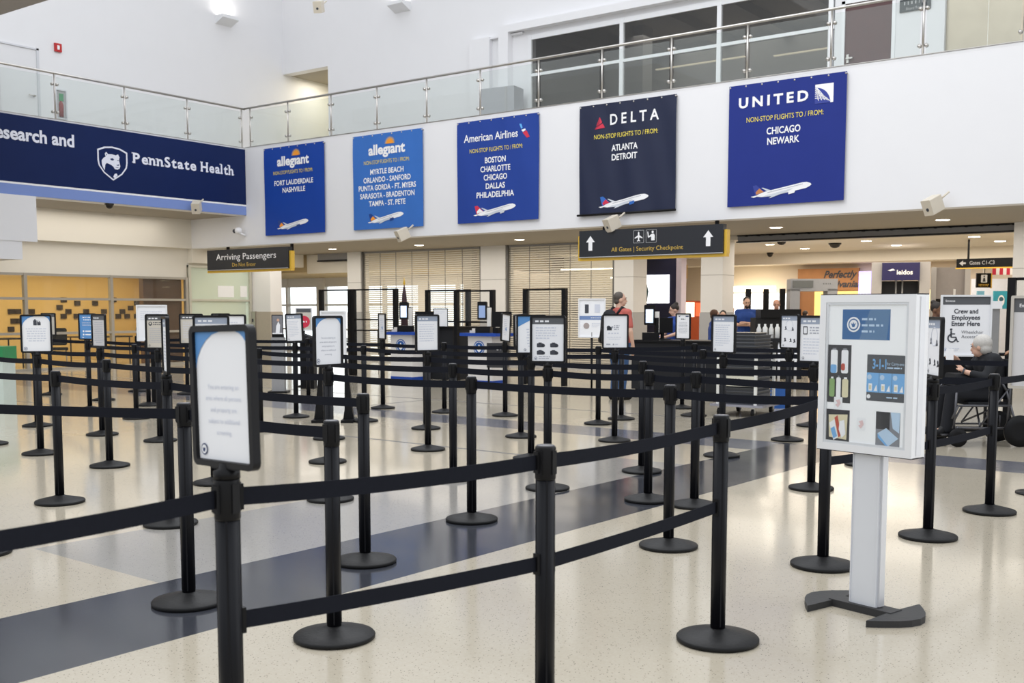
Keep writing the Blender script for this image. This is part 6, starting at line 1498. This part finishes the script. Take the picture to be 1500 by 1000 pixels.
# upstairs fittings
def sconce(q, rz, label):
    t = thing('wall_sconce', q, rz, label, 'light', 'wedge wall sconces')
    MB().prism([(-0.28, 0), (0.28, 0), (0.28, 0.09), (-0.28, 0.09)], -0.34, 0).add([(-0.28, -0.34, 0.0), (0.28, -0.34, 0), (0.28, 0, -0.14), (-0.28, 0, -0.14), (-0.28, 0, 0), (0.28, 0, 0)], [(0, 3, 2, 1), (0, 4, 3), (1, 2, 5), (0, 1, 5, 4), (2, 3, 4, 5)]).build('housing', ALUW, t)
    MB().box(-0.24, 0.24, -0.28, -0.04, 0.091, 0.094).build('lamp', M('sconce_glow', (1.0, 0.95, 0.88), emit=3), t)
    l = bpy.data.lights.new('sconce_lamp', 'AREA'); l.size = 0.4; l.energy = 5; l.color = (1, 0.95, 0.88); lo = bpy.data.objects.new('sconce_lamp', l); lo.location = (0, -0.2, 0.12); lo.rotation_euler = (R(180), 0, 0); COL.objects.link(lo); lo.parent = t
q = WX(327, 30, -25); sconce((q.x, q.y, q.z), R(90), 'wedge wall sconce glowing upward on the upper left wall')
q = WY(590, 10, YU); sconce((q.x, q.y, q.z), 0, 'wedge wall sconce at the top edge above the light blue banner')
q = WX(84, 70, -25); t = thing('fire_alarm', (q.x, q.y, q.z), R(90), 'small red fire alarm on the upper left wall', 'alarm'); MB().box(-0.09, 0.09, -0.05, 0, -0.10, 0.10).build('housing', M('alarm_red', (0.50, 0.02, 0.02), 0.4), t); MB().box(-0.03, 0.03, -0.055, -0.05, -0.05, 0.05).build('strobe', WHITE, t)
q = WX(89, 153, -25); t = thing('extinguisher_cabinet', (q.x, q.y, q.z), R(90), 'recessed extinguisher cabinet behind the left glass railing', 'cabinet'); MB().ring(rrect(-0.15, 0.15, -0.36, 0.36, 0.01, 2), rrect(-0.12, 0.12, -0.33, 0.33, 0.01, 2), -0.04, 0).build('frame', ALU, t); MB().box(-0.12, 0.12, -0.012, 0, -0.33, 0.33).build('back_panel', GREYP, t); MB().lathe([(0.06, -0.3), (0.065, 0.0), (0.03, 0.08), (0.02, 0.14)], 14).build('extinguisher', M('extinguisher_red', (0.25, 0.03, 0.03), 0.4), t); MB().box(-0.05, 0.06, -0.03, -0.02, 0.08, 0.26).build('green_tag', M('green_tag', (0.05, 0.28, 0.12), 0.5), t)
q = WY(731, 145, 21.6); t = thing('grey_cabinet', (q.x, 21.6, ZL - 0.085), R(8), 'grey cabinet behind the railing above the cobalt banner', 'cabinet'); MB().box(-0.55, 0.42, 0, 0.5, 0, 1.45).build('body', M('cabinet_grey', (0.40, 0.41, 0.44), 0.5), t); MB().box(0.18, 0.22, -0.01, 0, 0, 1.45).build('door_gap', GREYP, t)
q = WY(1341, 8, YU); t = thing('room_plaque', (q.x, YU, q.z), 0, 'black room plaque with two lines of lettering right of the maroon door', 'sign'); MB().box(-0.30, 0.30, -0.03, 0, -0.10, 0.14).build('plate', M('plaque_slate', (0.035, 0.045, 0.05), 0.4), t); p = MB(); lines(p, -0.24, 0.24, 0.03, 1, 1, 0.06, 0, -0.032, True, 3); letter(p, 'Board Room', 0, -0.075, 0.06, 0.34, 0, -0.032, 'C', 0); p.build('lettering', GREYP, t)
for k in range(2):
    o = MB().box(-14.6 + k * 3.4, -12.0 + k * 3.6, 26.4, 26.5, 8.0 - 0.1 * k, 8.025 - 0.1 * k).build('strip_light', M('dim_strip_glow', (1.0, 0.85, 0.6), emit=0.8)); tag(o, ('left', 'right')[k] + ' dotted strip light seen through the upstairs office window', 'light')
# lounge furniture
TBL = M('dark_table', (0.035, 0.028, 0.024), 0.4)
for k, (y, lab) in enumerate(((17.0, 'dark lounge table behind the glass, right one'), (13.9, 'dark lounge table behind the glass, left one'))):
    t = thing('lounge_table', (-26.6, y, 0), 0, lab, 'table'); MB().box(-0.4, 0.4, -0.75, 0.75, 0.72, 0.76).build('table_top', TBL, t)
    for a in (-.34, .34):
        for b in (-.68, .68): MB().rod((a, b, 0), (a, b, 0.72), 0.02).build('leg', TBL, t)
chair(-26.0, 15.4, R(60), 'dark lounge chair behind the glass, left of the right table'); chair(-26.2, 18.05, R(250), 'dark lounge chair behind the glass at the right end of the table')
q = WX(332, 427, -24.56); o = MB().box(-0.006, 0, -0.28, 0.28, -0.16, 0.16).build('posted_sheet', PAPER, None, (-24.588, q.y, q.z)); tag(o, 'white sheet taped on the frosted green glass, wider one', 'paper')
q = WX(358, 427, -24.56); o = MB().box(-0.006, 0, -0.12, 0.12, -0.16, 0.16).build('posted_sheet', PAPER, None, (-24.588, q.y, q.z)); tag(o, 'white sheet taped on the frosted green glass, narrow one', 'paper')
